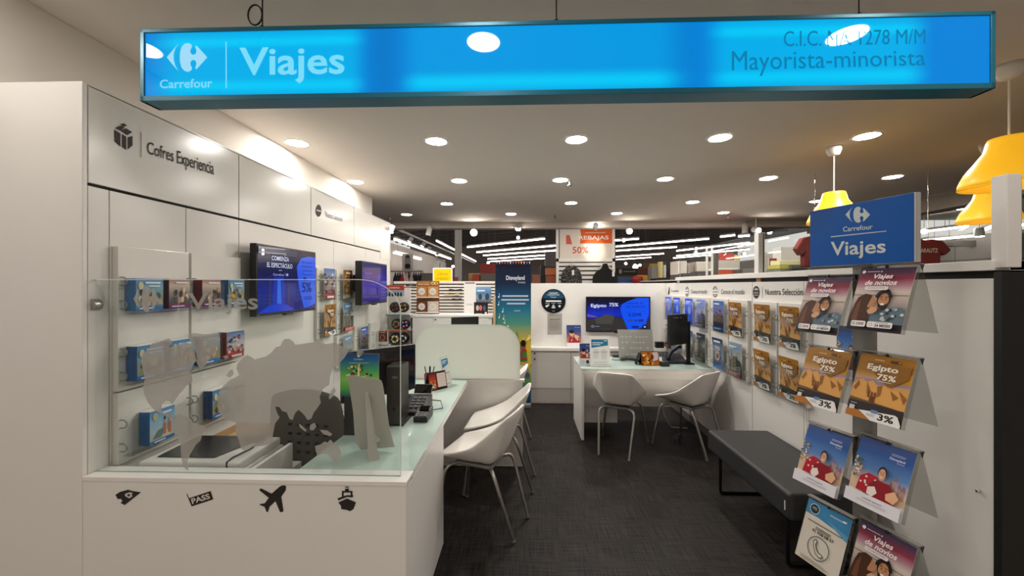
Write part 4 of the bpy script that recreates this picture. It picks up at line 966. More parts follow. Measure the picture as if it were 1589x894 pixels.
# round sign and grey notice on the back wall
c = on_y(858.8, 467.3, 5.296); r = 18.7 / 610 * 5.3
a = Art((c.x - r, c.y, c.z - r), (2 * r, 0, 0), (0, 0, 2 * r)); a.m.lathe([(0.001, .004), (r, .004), (r, 0)], tuple(c), 40, axis='y', col=lin('#0c1014'))
a.O.y -= .0045
a.lattice(1, 1, lambda u, v: lin('#0c1014'), .3, .3, .7, .7); a.ell(.5, .5, .495, .495, '#0b1116', 48); a.poly([(.5 + .46 * math.cos(t), .5 + .46 * math.sin(t)) for t in [.25 + k * (PI - .5) / 16 for k in range(17)]], '#1d4a66')
a.rect(.32, .82, .68, .85, '#cfe0ea'); a.text('CARREFOUR', .25, .735, .75, .785, '#e6eef4', bold=.01); a.text('Viajes', .36, .62, .62, .70, '#b9d4e4'); a.rrect(.18, .47, .82, .53, .02, '#eef2f4')
for x in (.25, .5, .75): a.rect(x - .09, .40, x + .09, .425, '#9fb0ba')
a.ell(.22, .29, .05, .05, '#e6e6e6', 12); a.ell(.29, .33, .04, .04, '#d0d0d0', 12); a.poly([(.75 + (.07 if k % 2 == 0 else .03) * math.sin(k * PI / 5), .29 + (.07 if k % 2 == 0 else .03) * math.cos(k * PI / 5)) for k in range(10)], '#eeeeee')
a.poly([(.42, .2), (.58, .2), (.56, .28), (.52, .36), (.48, .36), (.44, .28)], '#bfc6ca'); a.rect(.45, .08, .55, .10, '#9fb0ba')
tag(a.m.build('round_sign', PRINT), 'round black sign with white text on the back wall', 'sign')
P0, P1 = on_y(849.5, 519, 5.297), on_y(872, 486.5, 5.297)
def art_notice(a):
    a.rect(0, 0, 1, 1, '#a8a39d'); a.rect(.16, .89, .45, .915, '#6b6662'); a.rect(.5, .89, .85, .905, '#7b7672'); a.rect(.16, .70, .86, .735, '#66615d'); a.lines(.12, .88, [.62 - k * .05 for k in range(9)], .012, '#8b8681', .25)
sheet('notice', 'grey paper notice pinned under the round black sign', 'notice', P0, (P1.x - P0.x, 0, 0), (0, 0, P1.z - P0.z), art_notice, .002)
# ================================================================ BROCHURE STAND BY THE RIGHT WALL
sR, sL = camp(1420, 406, 1.589), camp(1257, 414, 2.009); sR.z = sL.z = 1.645
U = sR - sL; un = U.normalized(); V = Vector((0, 0, .283)); N = U.cross(V).normalized()
CLc, CRc = Vector((1.50, 1.985, 0)), Vector((1.572, 1.755, 0)); mid = (CLc + CRc) / 2
st = thing('brochure_stand', 'grey floor stand with blue header sign and tilted clear brochure holders', 'brochure stand', (mid.x, mid.y, 0))
pc = mid - N * .0
M().obox(pc - un * .043 - N * .03, un * .086, (0, 0, 1.72), -N * .03).build('pole', GREYMET, st, bevel=.003)
M().obox(pc - un * .22 - N * .22 - N * .03, un * .44, N * .40, (0, 0, .012)).build('base_plate', GREYMET, st, bevel=.003)
hd = M().obox(sL, U, V, -N * .034).build('header_box', mat('header_white', '#c9c7c3', .3), st, bevel=.002)
M().obox(sR - N * .004 + un * .0004, un * .0012, V, -N * .026).build('header_end', mat('header_end_grey', '#a5a39f', .25), hd)
a = Art(sL + N * .0008, U, V, px=True)
a.px = False; a.rect(0.002, .004, .994, .996, '#0557ab'); a.px = True
logo(a, 1312, 346, 1350.5, 320.5, '#cfd9d8')
a.text('Carrefour', 0, 0, 0, 0, '#cfd9d8', bold=.012, quad=[(1308.4, 359.8), (1354.5, 355.5), (1354.5, 347.8), (1308.4, 352)])
a.poly([(1289.4, 366.8), (1376, 358), (1376, 359.2), (1289.4, 368.4)], '#cfd9d8')
a.text('Viajes', 0, 0, 0, 0, '#d3dbd9', bold=.018, quad=[(1289.5, 404), (1375, 399), (1375, 371), (1289.5, 375.5)])
a.m.build('header_face', PRINT, hd)
W_, TZ, TD = .205, .272, .095
NF = 'flyers on the brochure stand'
lv_r = [1.636, 1.252, .873, .487]; lv_l = [1.60, 1.243, .845, .462]
def holder(c, zt, w=.222):
    top = c + Vector((0, 0, zt)) - un * w / 2
    dn = Vector((0, 0, -TZ - .012)) + N * TD
    db = Vector((0, 0, -TZ - .012)) - N * TD
    m = M(); th = .002
    m.obox(top - N * th - N * .004, un * w, dn, -N * th); m.obox(top - N * th - N * .004, un * w, db, -N * th)
    o = m.build('holder', SMOKE, st)
    M().obox(top - N * .02, un * w, N * .026, (0, 0, .004)).build('ridge', RIDGE, o)
    for e in (w - .002,):
        M().prism([top + un * e + N * .006, top + un * e - N * .024, top + un * e + db * .09 - N * .004, top + un * e + dn * .015 - N * .004], un * .002).build('end_cap', BLACKP, o)
    k = top + un * w / 2 + N * .008 + Vector((0, 0, -.004)); M().ball(tuple(k), .007, .007, .007, 10, 6).build('knob', BLACKP, o)
    M().obox(c + Vector((0, 0, zt - .03)) - N * .012, (pc - c) * .8, (0, 0, .02), -N * .01).build('arm', GREYMET, o)
def on_holder(c, zt, w=W_):
    dn = Vector((0, 0, -TZ)) + N * TD
    top = c + Vector((0, 0, zt - .010)) - un * w / 2 + N * .001
    return top + dn, un * w, -dn
for c, zs in ((CLc, lv_l), (CRc, lv_r)):
    for z in zs: holder(c, z)
stand_flyers = [(CRc, lv_r[0], art_novios, 'pink and grey honeymoon flyer, top right on the brochure stand'), (CLc, lv_l[0], art_novios, 'pink and grey honeymoon flyer, top left on the brochure stand'),
                (CRc, lv_r[1], art_egipto, 'ochre Egypt flyer on the right side of the brochure stand'), (CLc, lv_l[1], art_egipto, 'ochre Egypt flyer on the left side of the brochure stand'),
                (CRc, lv_r[2], art_park, 'blue theme park flyer on the right side of the brochure stand'), (CLc, lv_l[2], art_park, 'blue theme park flyer on the left side of the brochure stand'),
                (CRc, lv_r[3], art_novios, 'honeymoon flyer lowest on the right of the brochure stand, cut by the photo edge'), (CLc, lv_l[3], art_phone, 'cream flyer with telephone symbol lowest on the left of the brochure stand')]
for c, z, f, lb in stand_flyers:
    O, U_, V_ = on_holder(c, z); sheet('flyer', lb, 'flyer', O, U_, V_, f, .0015, NF, (lambda u, v: .004 * math.sin(v * PI)) if f is not art_phone else None)
O, U_, V_ = on_right(2.295, 1.02, .205, .295, 1.85)
sheet('flyer', 'blue theme park flyer on the right wall, half hidden behind the brochure stand', 'flyer', O, U_, V_, art_park, .002)

# ================================================================ ON THE LONG DESK
ZT = ZD + .002
# back of a cardboard standee
b0, b1 = on_z(555, 716, ZT), on_z(612, 706, ZT)
b0 = Vector((b0.x, 1.93, ZT)); 
e0, e1 = on_y(556, 700, 1.90), on_y(610, 700, 1.90)
cs = thing('card_standee', 'back of a grey card standee with folding strut on the desk behind the glass', 'standee', ((e0.x + e1.x) / 2, 1.9, ZT))
def lean(px, py):                                    # card leaning a little toward the strut
    p = on_y(px, py, 1.90); k = (p.z - ZT); q = on_y(px, py, 1.90 - .12 * k); return q
out = [(560, 712), (551, 690), (548, 640), (543, 606), (539, 583), (549, 582.5), (586, 588.5), (591, 590.5), (593.5, 596), (599.5, 633), (604, 664), (610, 688), (612.5, 703)]
pts = [lean(x, y) for x, y in out]; zmin = min(p.z for p in pts); pts = [Vector((p.x, p.y, p.z + (ZT - zmin) * max(0, 1 - (p.z - zmin) / .1))) for p in pts]
M().prism(pts, (0, .003, 0)).build('card', CARD, cs)
sp = [lean(566, 609), lean(571.5, 608)]; f0, f1 = on_z(561, 729, ZT), on_z(585, 718, ZT)
m = M(); m.add([sp[0], sp[1], Vector((f1.x, 1.80, ZT)), Vector((f0.x, 1.78, ZT))], [(0, 1, 2, 3)]); m.build('strut', CARD, cs, solid=.002)
m = M(); q = lean(578, 680); m.add([lean(577, 672), lean(592, 683), Vector((q.x, q.y - .06, q.z - .02))], [(0, 1, 2)]); m.build('brace', CARD, cs, solid=.0015)
# slim computer tower
bt = on_z(611, 660, ZT)
tw = thing('computer_tower', 'slim dark desktop computer standing upright on the desk behind the card standee', 'computer', (bt.x, bt.y, ZT))
M().box(bt.x - .043, bt.x + .043, bt.y, bt.y + .15, ZT, ZT + .342).build('case', mat('dark_bronze', '#332c28', .35, noise=.05, nscale=60), tw, bevel=.004)
M().box(bt.x - .039, bt.x + .039, bt.y - .006, bt.y, ZT + .004, ZT + .338).build('front_bezel', mat('bezel', '#2a2421', .3), tw, bevel=.003)
a = Art((bt.x - .039, bt.y - .0064, ZT), (.078, 0, 0), (0, 0, .34)); a.text('DELL', .42, .80, .85, .835, '#9a938c', bold=.02); a.ring(.55, .28, .24, .055, .12, '#4a433e'); a.ell(.55, .28, .12, .028, '#15110f')
a.m.build('bezel_marks', MATTE, tw)
M().box(bt.x - .06, bt.x + .06, bt.y - .012, bt.y + .16, ZT, ZT + .006).build('base_mat', BLACKP, tw, bevel=.002)
# monitor
mr, ml = camp(645, 534, 2.50), camp(530, 548, 2.17); zt_, zb = mr.z, camp(645, 603, 2.50).z; ml.z = zt_
U = Vector((mr.x - ml.x, mr.y - ml.y, 0)); V = Vector((0, 0, zt_ - zb)); O = Vector((ml.x, ml.y, zb)); N2 = U.cross(V).normalized()
mo = thing('computer_monitor', 'black computer monitor on the long desk, turned away behind the green poster', 'monitor', tuple(O + U / 2))
M().obox(O, U, V, -N2 * .022).build('housing', BLACKP, mo, bevel=.004)
M().obox(O + V * .03 + U * .02 + N2 * .0006, U * .96, V * .87, N2 * .001).build('panel', GLOSSB, mo)
c = O + U * .5 - N2 * .03
M().obox(c - U * .06, U * .12, Vector((0, 0, -(zb - ZT) + .01)), -N2 * .02).build('stand_neck', BLACKP, mo); M().obox(c - U * .3 - N2 * .10 + Vector((0, 0, ZT - zb)), U * .6, N2 * .16, (0, 0, .01)).build('stand_foot', BLACKP, mo)
# green poster clipped to the monitor
def art_green(a):
    a.grad(0, 1, [(0, '#1b4a6c'), (.12, '#3f9a4c'), (.4, '#8fce5a'), (.62, '#46a46a'), (.85, '#1f6494'), (1, '#164480')])
    for k in range(40):
        t = random.random() * 2 * PI; r = .12 + .2 * random.random(); a.ell(.5 + r * math.cos(t), .52 + r * .8 * math.sin(t), .035, .03, random.choice(['#f1c93c', '#e9a92c', '#fff0a0', '#2b3a1c', '#8a3a20', '#d9e070']), 6)
    a.poly([(.46, .3), (.54, .3), (.52, .66), (.5, .74), (.48, .66)], '#f7e8a8'); a.text('Carrefour', .38, .86, .62, .90, '#e6f0f4'); a.rect(.26, .79, .76, .80, '#bcd8d0'); logo(a, .46, .92, .54, .98, '#e6f0f4')
g0, g1 = on_y(528, 615.5, 2.085), on_y(588, 549, 2.085)
gp = thing('green_poster', 'small green and gold poster clipped in front of the desk monitor', 'poster', ((g0.x + g1.x) / 2, 2.085, g0.z))
sheet('sheet', '', '', g0, (g1.x - g0.x, 0, 0), (0, 0, g1.z - g0.z), art_green, .0015, parent=gp)
k = on_y(558, 547, 2.08); M().box(k.x - .014, k.x + .014, 2.078, 2.105, k.z - .02, k.z + .015).build('clip', CHROME, gp, bevel=.002)
M().box(g0.x + .02, g1.x - .02, 2.088, 2.098, ZT, g1.z - .02).build('back_stand', BLACKP, gp)
# desk phone and card terminal
pb = on_z(640, 648, ZT)
ph = thing('desk_phone', 'black desk phone with handset beside the computer tower', 'phone', (pb.x, pb.y + .1, ZT))
px_, py_ = pb.x - .02, pb.y + .13
M().prism([(px_ - .09, py_ - .10, ZT), (px_ - .09, py_ + .10, ZT), (px_ - .09, py_ + .10, ZT + .085), (px_ - .09, py_ - .10, ZT + .022)], (.18, 0, 0)).build('base', BLACKP, ph, bevel=.006)
M().tube([(px_ - .075, py_ - .10, ZT + .075), (px_ - .075, py_ - .05, ZT + .10), (px_ - .07, py_ + .06, ZT + .135), (px_ - .07, py_ + .11, ZT + .125)], [.022, .017, .017, .024], 12).build('handset', BLACKP, ph)
m = M()
for i in range(3):
    for j in range(4):
        y = py_ - .06 + j * .03; m.box(px_ - .02 + i * .03, px_ + .002 + i * .03, y, y + .02, ZT + .036 + j * .0095, ZT + .046 + j * .0095)
m.build('keypad', GREYP, ph)
M().prism([(px_ - .03, py_ + .08, ZT + .09), (px_ + .085, py_ + .08, ZT + .09), (px_ + .085, py_ + .12, ZT + .14), (px_ - .03, py_ + .12, ZT + .14)], (0, .012, 0)).build('display', GLOSSB, ph)
M().tube([(px_ + .05, py_ + .05, ZT + .06), (px_ + .14, py_ + .12, ZT + .03), (px_ + .17, py_ + .04, ZT + .006), (px_ + .08, py_ - .02, ZT + .006), (px_ + .03, py_ - .12, ZT + .006), (px_ + .05, py_ - .18, ZT + .01)], .0035, 6).build('cord', BLACKP, ph)
tb = on_z(652, 656, ZT)
tm = thing('card_terminal', 'small black card payment terminal at the desk edge in front of the phone', 'card terminal', (tb.x, tb.y, ZT))
M().prism([(tb.x - .042, tb.y, ZT), (tb.x - .042, tb.y + .15, ZT), (tb.x - .042, tb.y + .15, ZT + .055), (tb.x - .042, tb.y, ZT + .03)], (.084, 0, 0)).build('housing', BLACKP, tm, bevel=.005)
m = M()
for i in range(3):
    for j in range(3): m.box(tb.x - .03 + i * .022, tb.x - .014 + i * .022, tb.y + .012 + j * .02, tb.y + .026 + j * .02, ZT + .030 + j * .003, ZT + .038 + j * .003)
m.build('keypad', GREYP, tm); M().box(tb.x - .03, tb.x + .03, tb.y + .085, tb.y + .14, ZT + .048, ZT + .057).build('display', GLOSSB, tm)
# pen cup, pens
pcx = on_z(666, 598, ZT)
cup = M().lathe([(.001, 0), (.036, 0), (.04, .095), (.036, .095), (.033, .006), (.001, .006)], (pcx.x, pcx.y, ZT), 20).build('pen_cup', mat('red_cup', '#8e2f33', .4)); tag(cup, 'dark red pen cup on the long desk behind the tent calendar', 'pen cup')
for dx, dy, tx, ty, cl, lb in [(-.012, 0, -.035, 0, BLACKP, 'black pen leaning left in the red pen cup'), (.004, .008, .004, .01, BLACKP, 'thick black marker upright in the red pen cup'), (.014, -.006, .04, 0, BLACKP, 'black pen leaning right in the red pen cup')]:
    m = M(); r = .0075 if 'marker' in lb else .004
    m.tube([(pcx.x + dx * .6, pcx.y + dy, ZT + .012), (pcx.x + tx, pcx.y + ty, ZT + .145), (pcx.x + tx * 1.08, pcx.y + ty, ZT + .155)], [r, r, r * .4], 8)
    tag(m.build('pen', cl), lb, 'pen', None)
# tent calendar: black easel with red picture and blank pad
t0, t1 = on_z(667, 608, ZT), on_z(694.5, 602, ZT); U = Vector((t1.x - t0.x, t1.y - t0.y, 0)); nn = U.cross(Z3).normalized(); hh = .135
tc = thing('tent_calendar', 'black tent calendar with red picture and pink pad on the long desk', 'calendar', tuple(t0 + U / 2))
Vt = Vector((0, 0, hh)) - nn * .035
M().obox(t0, U, Vt, -nn * .003).build('front_board', BLACKP, tc); M().obox(t0 - nn * .075, U, Vector((0, 0, hh)) + nn * .038, -nn * .003).build('back_board', BLACKP, tc)
def art_redtent(a):
    a.grad(.04, .42, [(.08, '#b03a22'), (.5, '#c9482c'), (.93, '#7a2320')]); a.n += 1
    for k in range(16): a.ell(.10 + .28 * random.random(), .15 + .4 * random.random(), .04, .05, random.choice(['#f0d0b0', '#6fae3a', '#e9a03a', '#ffffff', '#d9603a']), 6)
    a.rect(.46, .14, .94, .90, '#e9d0ca'); a.lines(.50, .9, (.75, .6, .45, .3), .012, '#d3b8b2', 0)
a = Art(t0 + nn * .0008, U, Vt); art_redtent(a); a.m.build('picture_and_pad', PRINT, tc)
# clear leaflet holder with price sheet
l0, l1 = on_z(691, 601, ZT), on_z(709, 593, ZT); U = Vector((l1.x - l0.x, l1.y - l0.y, 0)).normalized() * .105; nn = U.cross(Z3).normalized(); Vt = Vector((0, 0, .225)) - nn * .05
lh = thing('leaflet_holder', 'clear leaflet holder with blue topped price sheet leaning by the milky screen', 'leaflet holder', tuple(l0 + U / 2))
def art_price(a):
    a.rect(0, 0, 1, 1, '#e4e4e0'); a.poly([(.06, .64), (.06, .95), (.94, .95), (.94, .74)], '#3f7fa8'); a.rect(.14, .85, .75, .89, '#cfe0ec'); a.rect(.14, .79, .6, .82, '#cfe0ec')
    a.rect(.10, .44, .92, .46, '#4a4a4a'); a.lines(.1, .5, [.60 - k * .03 for k in range(4)], .008, '#b5b5b5'); a.lines(.1, .45, [.40 - k * .03 for k in range(8)], .008, '#b5b5b5'); a.lines(.55, .9, [.40 - k * .03 for k in range(8)], .008, '#b5b5b5'); a.rect(.12, .08, .7, .10, '#8a8a8a')
M().obox(l0 - U * .04, U * 1.08, Vt * 1.03, -nn * .003).build('back_plate', ACRYL, lh); M().obox(l0 - U * .04, U * 1.08, nn * .06, (0, 0, .003)).build('foot', ACRYL, lh)
sheet('price_sheet', '', '', l0 + nn * .002, U, Vt, art_price, .001, parent=lh)
# keyboard
kb = on_z(624, 606, ZT)
kt = thing('keyboard', 'black keyboard on white mat beside the desk monitor', 'keyboard', (kb.x - .05, kb.y, ZT))
M().obox((kb.x - .12, kb.y - .06, ZT), (.13, .34, 0), (-.13, .05, 0), (0, 0, .012)).build('case', BLACKP, kt, bevel=.002)
m = M()
for i in range(12):
    for j in range(4):
        p = Vector((kb.x - .12, kb.y - .06, ZT + .012)) + Vector((.13, .34, 0)) * (.04 + i * .078) + Vector((-.13, .05, 0)) * (.08 + j * .22); m.obox(p, Vector((.13, .34, 0)) * .062, Vector((-.13, .05, 0)) * .17, (0, 0, .006))
m.build('keys', GREYP, kt)
# ---------------------------------------------------------------- office chair behind the counter
oc = thing('office_chair', 'dark office chair behind the counter, seen through the frosted world map', 'office chair', (-1.16, 2.42, 0), math.radians(-8))
DK = mat('dark_mesh_fabric', '#57524d', .75, bump=.3, bscale=300)
vs = []; fs = []
for j in range(7):
    v = j / 6
    for i in range(7):
        u = i / 6 * 2 - 1; wd = .235 - .03 * v + .02 * math.sin(v * PI); vs.append((u * wd, -.22 - .05 * v + .045 * u * u * -1 + .05 * (1 - u * u) * -.3, .52 + .46 * v - .03 * u * u * (v > .9)))
for j in range(6):
    for i in range(6): fs.append((j * 7 + i, j * 7 + i + 1, (j + 1) * 7 + i + 1, (j + 1) * 7 + i))
bk = M().add(vs, fs, None, 0, True).build('backrest', DK, oc, local=True, solid=.025, sub=1)
m = M()
for k in range(5):
    for j in range(4): m.box(-.12 + k * .055, -.10 + k * .055, -.292, -.286, .62 + j * .05, .635 + j * .05)
m.build('vent_slots', BLACKP, bk, local=True)
M().box(-.24, .24, -.22, .25, .42, .49).build('seat', DK, oc, bevel=.03, seg=3, local=True)
M().tube([(0, 0, .10), (0, 0, .42)], .028, 14).build('gas_column', BLACKM, oc, local=True)
for sx in (-1, 1):
    ar = M().tube([(sx * .25, -.08, .45), (sx * .29, -.08, .50), (sx * .29, -.06, .66)], .014, 8).build('arm_post', BLACKP, oc, local=True)
    M().box(sx * .29 - .035, sx * .29 + .035, -.18, .10, .66, .69).build('arm_pad', BLACKP, ar, bevel=.012, local=True)
for k in range(5):
    t = 2 * PI * k / 5 + .3; lg = M().tube([(0, 0, .11), (.16 * math.cos(t), .16 * math.sin(t), .095), (.29 * math.cos(t), .29 * math.sin(t), .075)], [.026, .02, .015], 8).build('leg', BLACKP, oc, local=True)
    M().lathe([(.001, -.012), (.028, -.012), (.028, .012), (.001, .012)], (.29 * math.cos(t), .29 * math.sin(t), .03), 12, axis='x').build('castor', BLACKP, lg, local=True)
# ---------------------------------------------------------------- low cabinet and scanner under the left wall
pcab = thing('printer_cabinet', 'low white cabinet with upright side panel behind the counter, under the scanner', 'cabinet', (-1.5, 1.95, 0))
M().box(-1.79, -1.215, 1.71, 2.10, 0.02, .595).build('carcass', LAM2, pcab, bevel=.002)
M().box(-1.215, -1.195, 1.70, 1.985, 0, .74).build('side_panel', LAM2, pcab, bevel=.0015)
M().box(-1.78, -1.53, 2.12, 2.42, .02, .50).build('step_box', LAM2, pcab, bevel=.002)
sc_ = thing('flatbed_scanner', 'white flatbed scanner with dark glass behind the counter, below the map of South America', 'scanner', (-1.5, 1.9, .596))
M().box(-1.78, -1.30, 1.74, 2.08, .596, .695).build('body', WHITEP, sc_, bevel=.008)
M().box(-1.78, -1.31, 1.75, 2.07, .695, .738).build('upper_tray', WHITEP, sc_, bevel=.01)
M().prism([(-1.735, 1.80, .7395), (-1.46, 1.80, .7395), (-1.38, 2.06, .7395), (-1.755, 2.06, .7395)], (0, 0, .003)).build('scan_glass', mat('scanner_glass', '#23221f', .25), sc_)
M().tube([(-1.40, 2.02, .75), (-1.36, 1.97, .752), (-1.355, 1.9, .743), (-1.37, 1.80, .743), (-1.365, 1.755, .74), (-1.35, 1.735, .68), (-1.33, 1.73, .62)], .004, 6).build('cable', BLACKP, sc_)
M().box(-1.46, -1.37, 1.985, 2.03, .738, .763).build('cable_clamp', BLACKP, sc_, bevel=.006)
cbx = thing('cardboard_box', 'plain brown cardboard box on the floor cabinet behind the scanner', 'box', (-1.66, 2.26, .5))
M().box(-1.77, -1.54, 2.14, 2.38, .501, .70).build('carton', mat('cardboard', '#a27a4e', .8, noise=.08, nscale=20), cbx, bevel=.002)
M().box(-1.68, -1.62, 2.138, 2.382, .6, .702).build('tape', mat('packing_tape', '#b9925f', .3), cbx)
# monitor on the staff desk behind the milky screen
k0, k1 = on_y(702, 503, 3.95), on_y(742, 492, 3.95)
sm = thing('computer_monitor', 'black monitor top peeking above the milky glass screen', 'monitor', ((k0.x + k1.x) / 2, 3.95, .74))
M().obox((k0.x, 3.9, .88), (k1.x - k0.x, .10, 0), (0, 0, k1.z - .88), (-.01, .03, 0)).build('housing', BLACKP, sm, bevel=.004)
M().box((k0.x + k1.x) / 2 - .03, (k0.x + k1.x) / 2 + .03, 3.97, 3.99, .74, .95).build('stand_neck', BLACKP, sm); M().box((k0.x + k1.x) / 2 - .1, (k0.x + k1.x) / 2 + .1, 3.88, 4.06, .74, .75).build('stand_foot', BLACKP, sm)

# ================================================================ ON THE REAR DESK AND THE BACK LEDGE
def art_redwoman(a, low=.2):
    a.grad(0, 1, [(0, '#e3e3e6'), (low, '#e3e3e6'), (low, '#c98d72'), (.5, '#8a5a66'), (.7, '#3b4f86'), (1, '#2d3f74')])
    a.poly([(.1, low), (.2, .45), (.5, .5), (.8, .42), (.95, low)], '#a82a30')
    for k in range(10): a.ell(.1 + .8 * random.random(), low + .05 + .3 * random.random(), .05, .04, random.choice(['#e8d6cc', '#d9a684', '#3a2020', '#c9504a']), 7)
    a.ell(.35, .62, .16, .13, '#dcae90', 12); a.ell(.35, .70, .18, .09, '#2d1c18', 12); a.ell(.68, .45, .12, .10, '#dcae90', 10); a.text('Disneyland', .58, .87, .92, .91, '#e6ebf6')
def leaflet_on(name, label, cat, x0, x1, ytop, ybot, z, art, th=.003, lean_=.03):
    b = on_z((x0 + x1) / 2, ybot, z); p0, p1 = on_y(x0, ybot, b.y), on_y(x1, ytop, b.y)
    return b, Vector((p0.x, b.y, z)), Vector((p1.x - p0.x, 0, 0)), Vector((0, lean_, p1.z - z))
ZQ = ZR + .001
b, O, U, V = leaflet_on('', '', '', 900, 917, 534.5, 568, ZQ, None)
t = thing('leaflet_holder', 'narrow clear holder with red and blue leaflets, left on the rear desk', 'leaflet holder', tuple(b))
M().obox(O - Vector((.004, .004, 0)), U * 1.05, (0, 0, .09), (0, .035, 0)).build('holder', ACRYL, t)
def art_r2(a): art_redwoman(a, .32); a.ring(.28, .17, .13, .07, .2, '#7a7a80'); a.ell(.70, .17, .15, .08, '#3a2a2a', 12)
sheet('leaflet', '', '', O + Vector((0, .006, .004)), U, V, art_r2, .012, parent=t)
b, O, U, V = leaflet_on('', '', '', 916, 947, 523, 568.5, ZQ, None, lean_=.05)
t = thing('sheet_holder', 'clear upright sheet holder with teal headed price sheet on the rear desk', 'sheet holder', tuple(b))
M().obox(O, U, V, (0, .004, 0)).build('back_plate', mat('white_acrylic', '#e9e9e6', .2), t); M().obox(O - Vector((0, .05, 0)), U, (0, .1, 0), (0, 0, .003)).build('foot', ACRYL, t)
def art_teal(a):
    a.rect(0, 0, 1, 1, '#e6e5e2'); a.poly([(.0, .62), (.0, .95), (1, .95), (1, .72)], '#2f7396'); a.rect(.05, .80, .7, .835, '#cfe2ea'); a.rect(.05, .73, .55, .76, '#cfe2ea'); a.rect(.75, .88, .95, .91, '#cfe2ea')
    for u in (.08, .56): a.rect(u, .46, u + .38, .475, '#5a5a5a'); a.lines(u, u + .36, [.56, .53] + [.43 - k * .035 for k in range(7)], .01, '#bdbdbd')
    a.rect(.1, .06, .9, .075, '#aaaaaa')
sheet('price_sheet', '', '', O + U * .08 + V * .07 - Vector((0, .002, 0)), U * .84, V * .87, art_teal, .001, parent=t)
b, O, U, V = leaflet_on('', '', '', 961, 1016, 513, 560, ZQ, None, lean_=.09)
cal = thing('wall_planner', 'grey desk planner card with white crosses leaning on the rear desk', 'planner', tuple(b))
def art_plan(a):
    a.rect(0, 0, 1, 1, '#97958f'); a.rect(.35, .93, .55, .945, '#b5b3ad')
    for j, v in enumerate((.76, .58, .40, .20)):
        for i, u in enumerate((.12, .24, .36, .44, .52, .62, .72, .82)): 
            if (i + j) % 5 != 3: a.rect(u - .045, v - .006, u + .045, v + .006, '#cfcdc8'); a.rect(u - .006, v - .05, u + .006, v + .05, '#b9b7b1')
sheet('card', '', '', O, U, V, art_plan, .003, parent=cal, col='#a5a39d'); M().obox(O + V * .5 + U * .3, U * .4, Vector((0, .12, -V.z * .5)), (0, .003, 0)).build('strut', CARD, cal)
b, O, U, V = leaflet_on('', '', '', 996, 1024, 546.5, 567.5, ZQ, None, lean_=.045)
tt = thing('tent_calendar', 'black tent calendar with golden picture on the rear desk', 'calendar', tuple(b))
M().obox(O, U, V, (0, .003, 0)).build('front_board', BLACKP, tt); M().obox(O + Vector((-.045, .03, 0)), Vector((0, .09, 0)) * .9, Vector((.045, .0, V.z)) * .9, (.003, 0, 0)).build('side_board', BLACKP, tt); M().obox(O + Vector((0, .11, 0)), U, Vector((0, -.06, V.z)), (0, .003, 0)).build('back_board', BLACKP, tt)
def art_gold(a):
    a.rect(.02, .03, .98, .97, '#b0641f')
    for k in range(34): a.ell(.05 + .6 * random.random(), .1 + .75 * random.random(), .07, .09, random.choice(['#e9b052', '#7a3a12', '#f3d79a', '#c9781f', '#5a2a10']), 7)
    a.poly([(.62, .30), (.70, .60), (.60, .9), (.9, .94), (.97, .7), (.9, .4)], '#c9b7bd')
a = Art(O - Vector((0, .0008, 0)), U, V); art_gold(a); a.m.build('picture', PRINT, tt)
q = on_z(956, 554, ZQ); tag(M().ball((q.x, q.y, ZQ + .014), .05, .03, .018, 18, 10).build('mouse', BLACKP), 'black computer mouse left of the planner card on the rear desk', 'mouse')
q = on_z(985, 562, ZQ)
bp = thing('telephone_handset', 'black handset and curled cable in front of the grey planner card', 'phone', tuple(q))
M().tube([(q.x - .13, q.y + .06, ZQ + .02), (q.x - .08, q.y + .03, ZQ + .035), (q.x - .01, q.y + .0, ZQ + .03), (q.x + .06, q.y - .01, ZQ + .018)], [.018, .022, .02, .022], 10).build('handset', BLACKP, bp)
M().tube([(q.x - .13, q.y + .06, ZQ + .01), (q.x - .2, q.y + .08, ZQ + .006), (q.x - .22, q.y + .12, ZQ + .006)], .004, 6).build('cord', BLACKP, bp)
# rear monitor on a post
e0, e1 = on_y(1034.5, 533, 4.1), on_y(1073, 488.5, 4.1)
rm = thing('computer_monitor', 'black monitor seen from behind on the rear desk, on a black post', 'monitor', (e1.x, 4.16, ZR))
M().obox((e0.x, 4.02, e0.z - .015), (e1.x - e0.x, .17, 0), (0, 0, e1.z - e0.z + .02), (-.015, .03, 0)).build('housing', BLACKP, rm, bevel=.006)
M().box(e1.x + .002, e1.x + .035, 4.21, 4.245, ZR, 1.17).build('post', BLACKM, rm); M().box(e1.x - .10, e1.x + .03, 4.225, 4.24, 1.0, 1.08).build('arm', BLACKM, rm); M().box(e1.x - .03, e1.x + .065, 4.17, 4.29, ZR, ZR + .012).build('foot', BLACKM, rm, bevel=.002)
m = M(); c0 = Vector((e0.x + .06, 4.015, e1.z - .005)); m.lathe([(.001, .004), (.006, .004), (.006, 0)], tuple(c0 + Vector((.06, .02, -.02))), 10, axis='y'); m.box(c0.x - .02, c0.x + .03, 4.018, 4.03, c0.z - .022, c0.z - .018); m.build('webcam', GREYP, rm)
M().tube([(e0.x + .1, 4.28, e0.z), (e0.x + .05, 4.25, ZR + .12), (e0.x + .02, 4.2, ZR + .05), (e0.x - .02, 4.15, ZR + .006)], .004, 6).build('cable', BLACKP, rm)
q = on_z(1050, 565, ZQ)
dp = thing('desk_phone', 'black desk phone with raised handset below the rear desk monitor', 'phone', tuple(q))
M().prism([(q.x - .09, q.y, ZQ), (q.x - .09, q.y + .19, ZQ), (q.x - .09, q.y + .19, ZQ + .09), (q.x - .09, q.y, ZQ + .025)], (.2, 0, 0)).build('base', BLACKP, dp, bevel=.006)
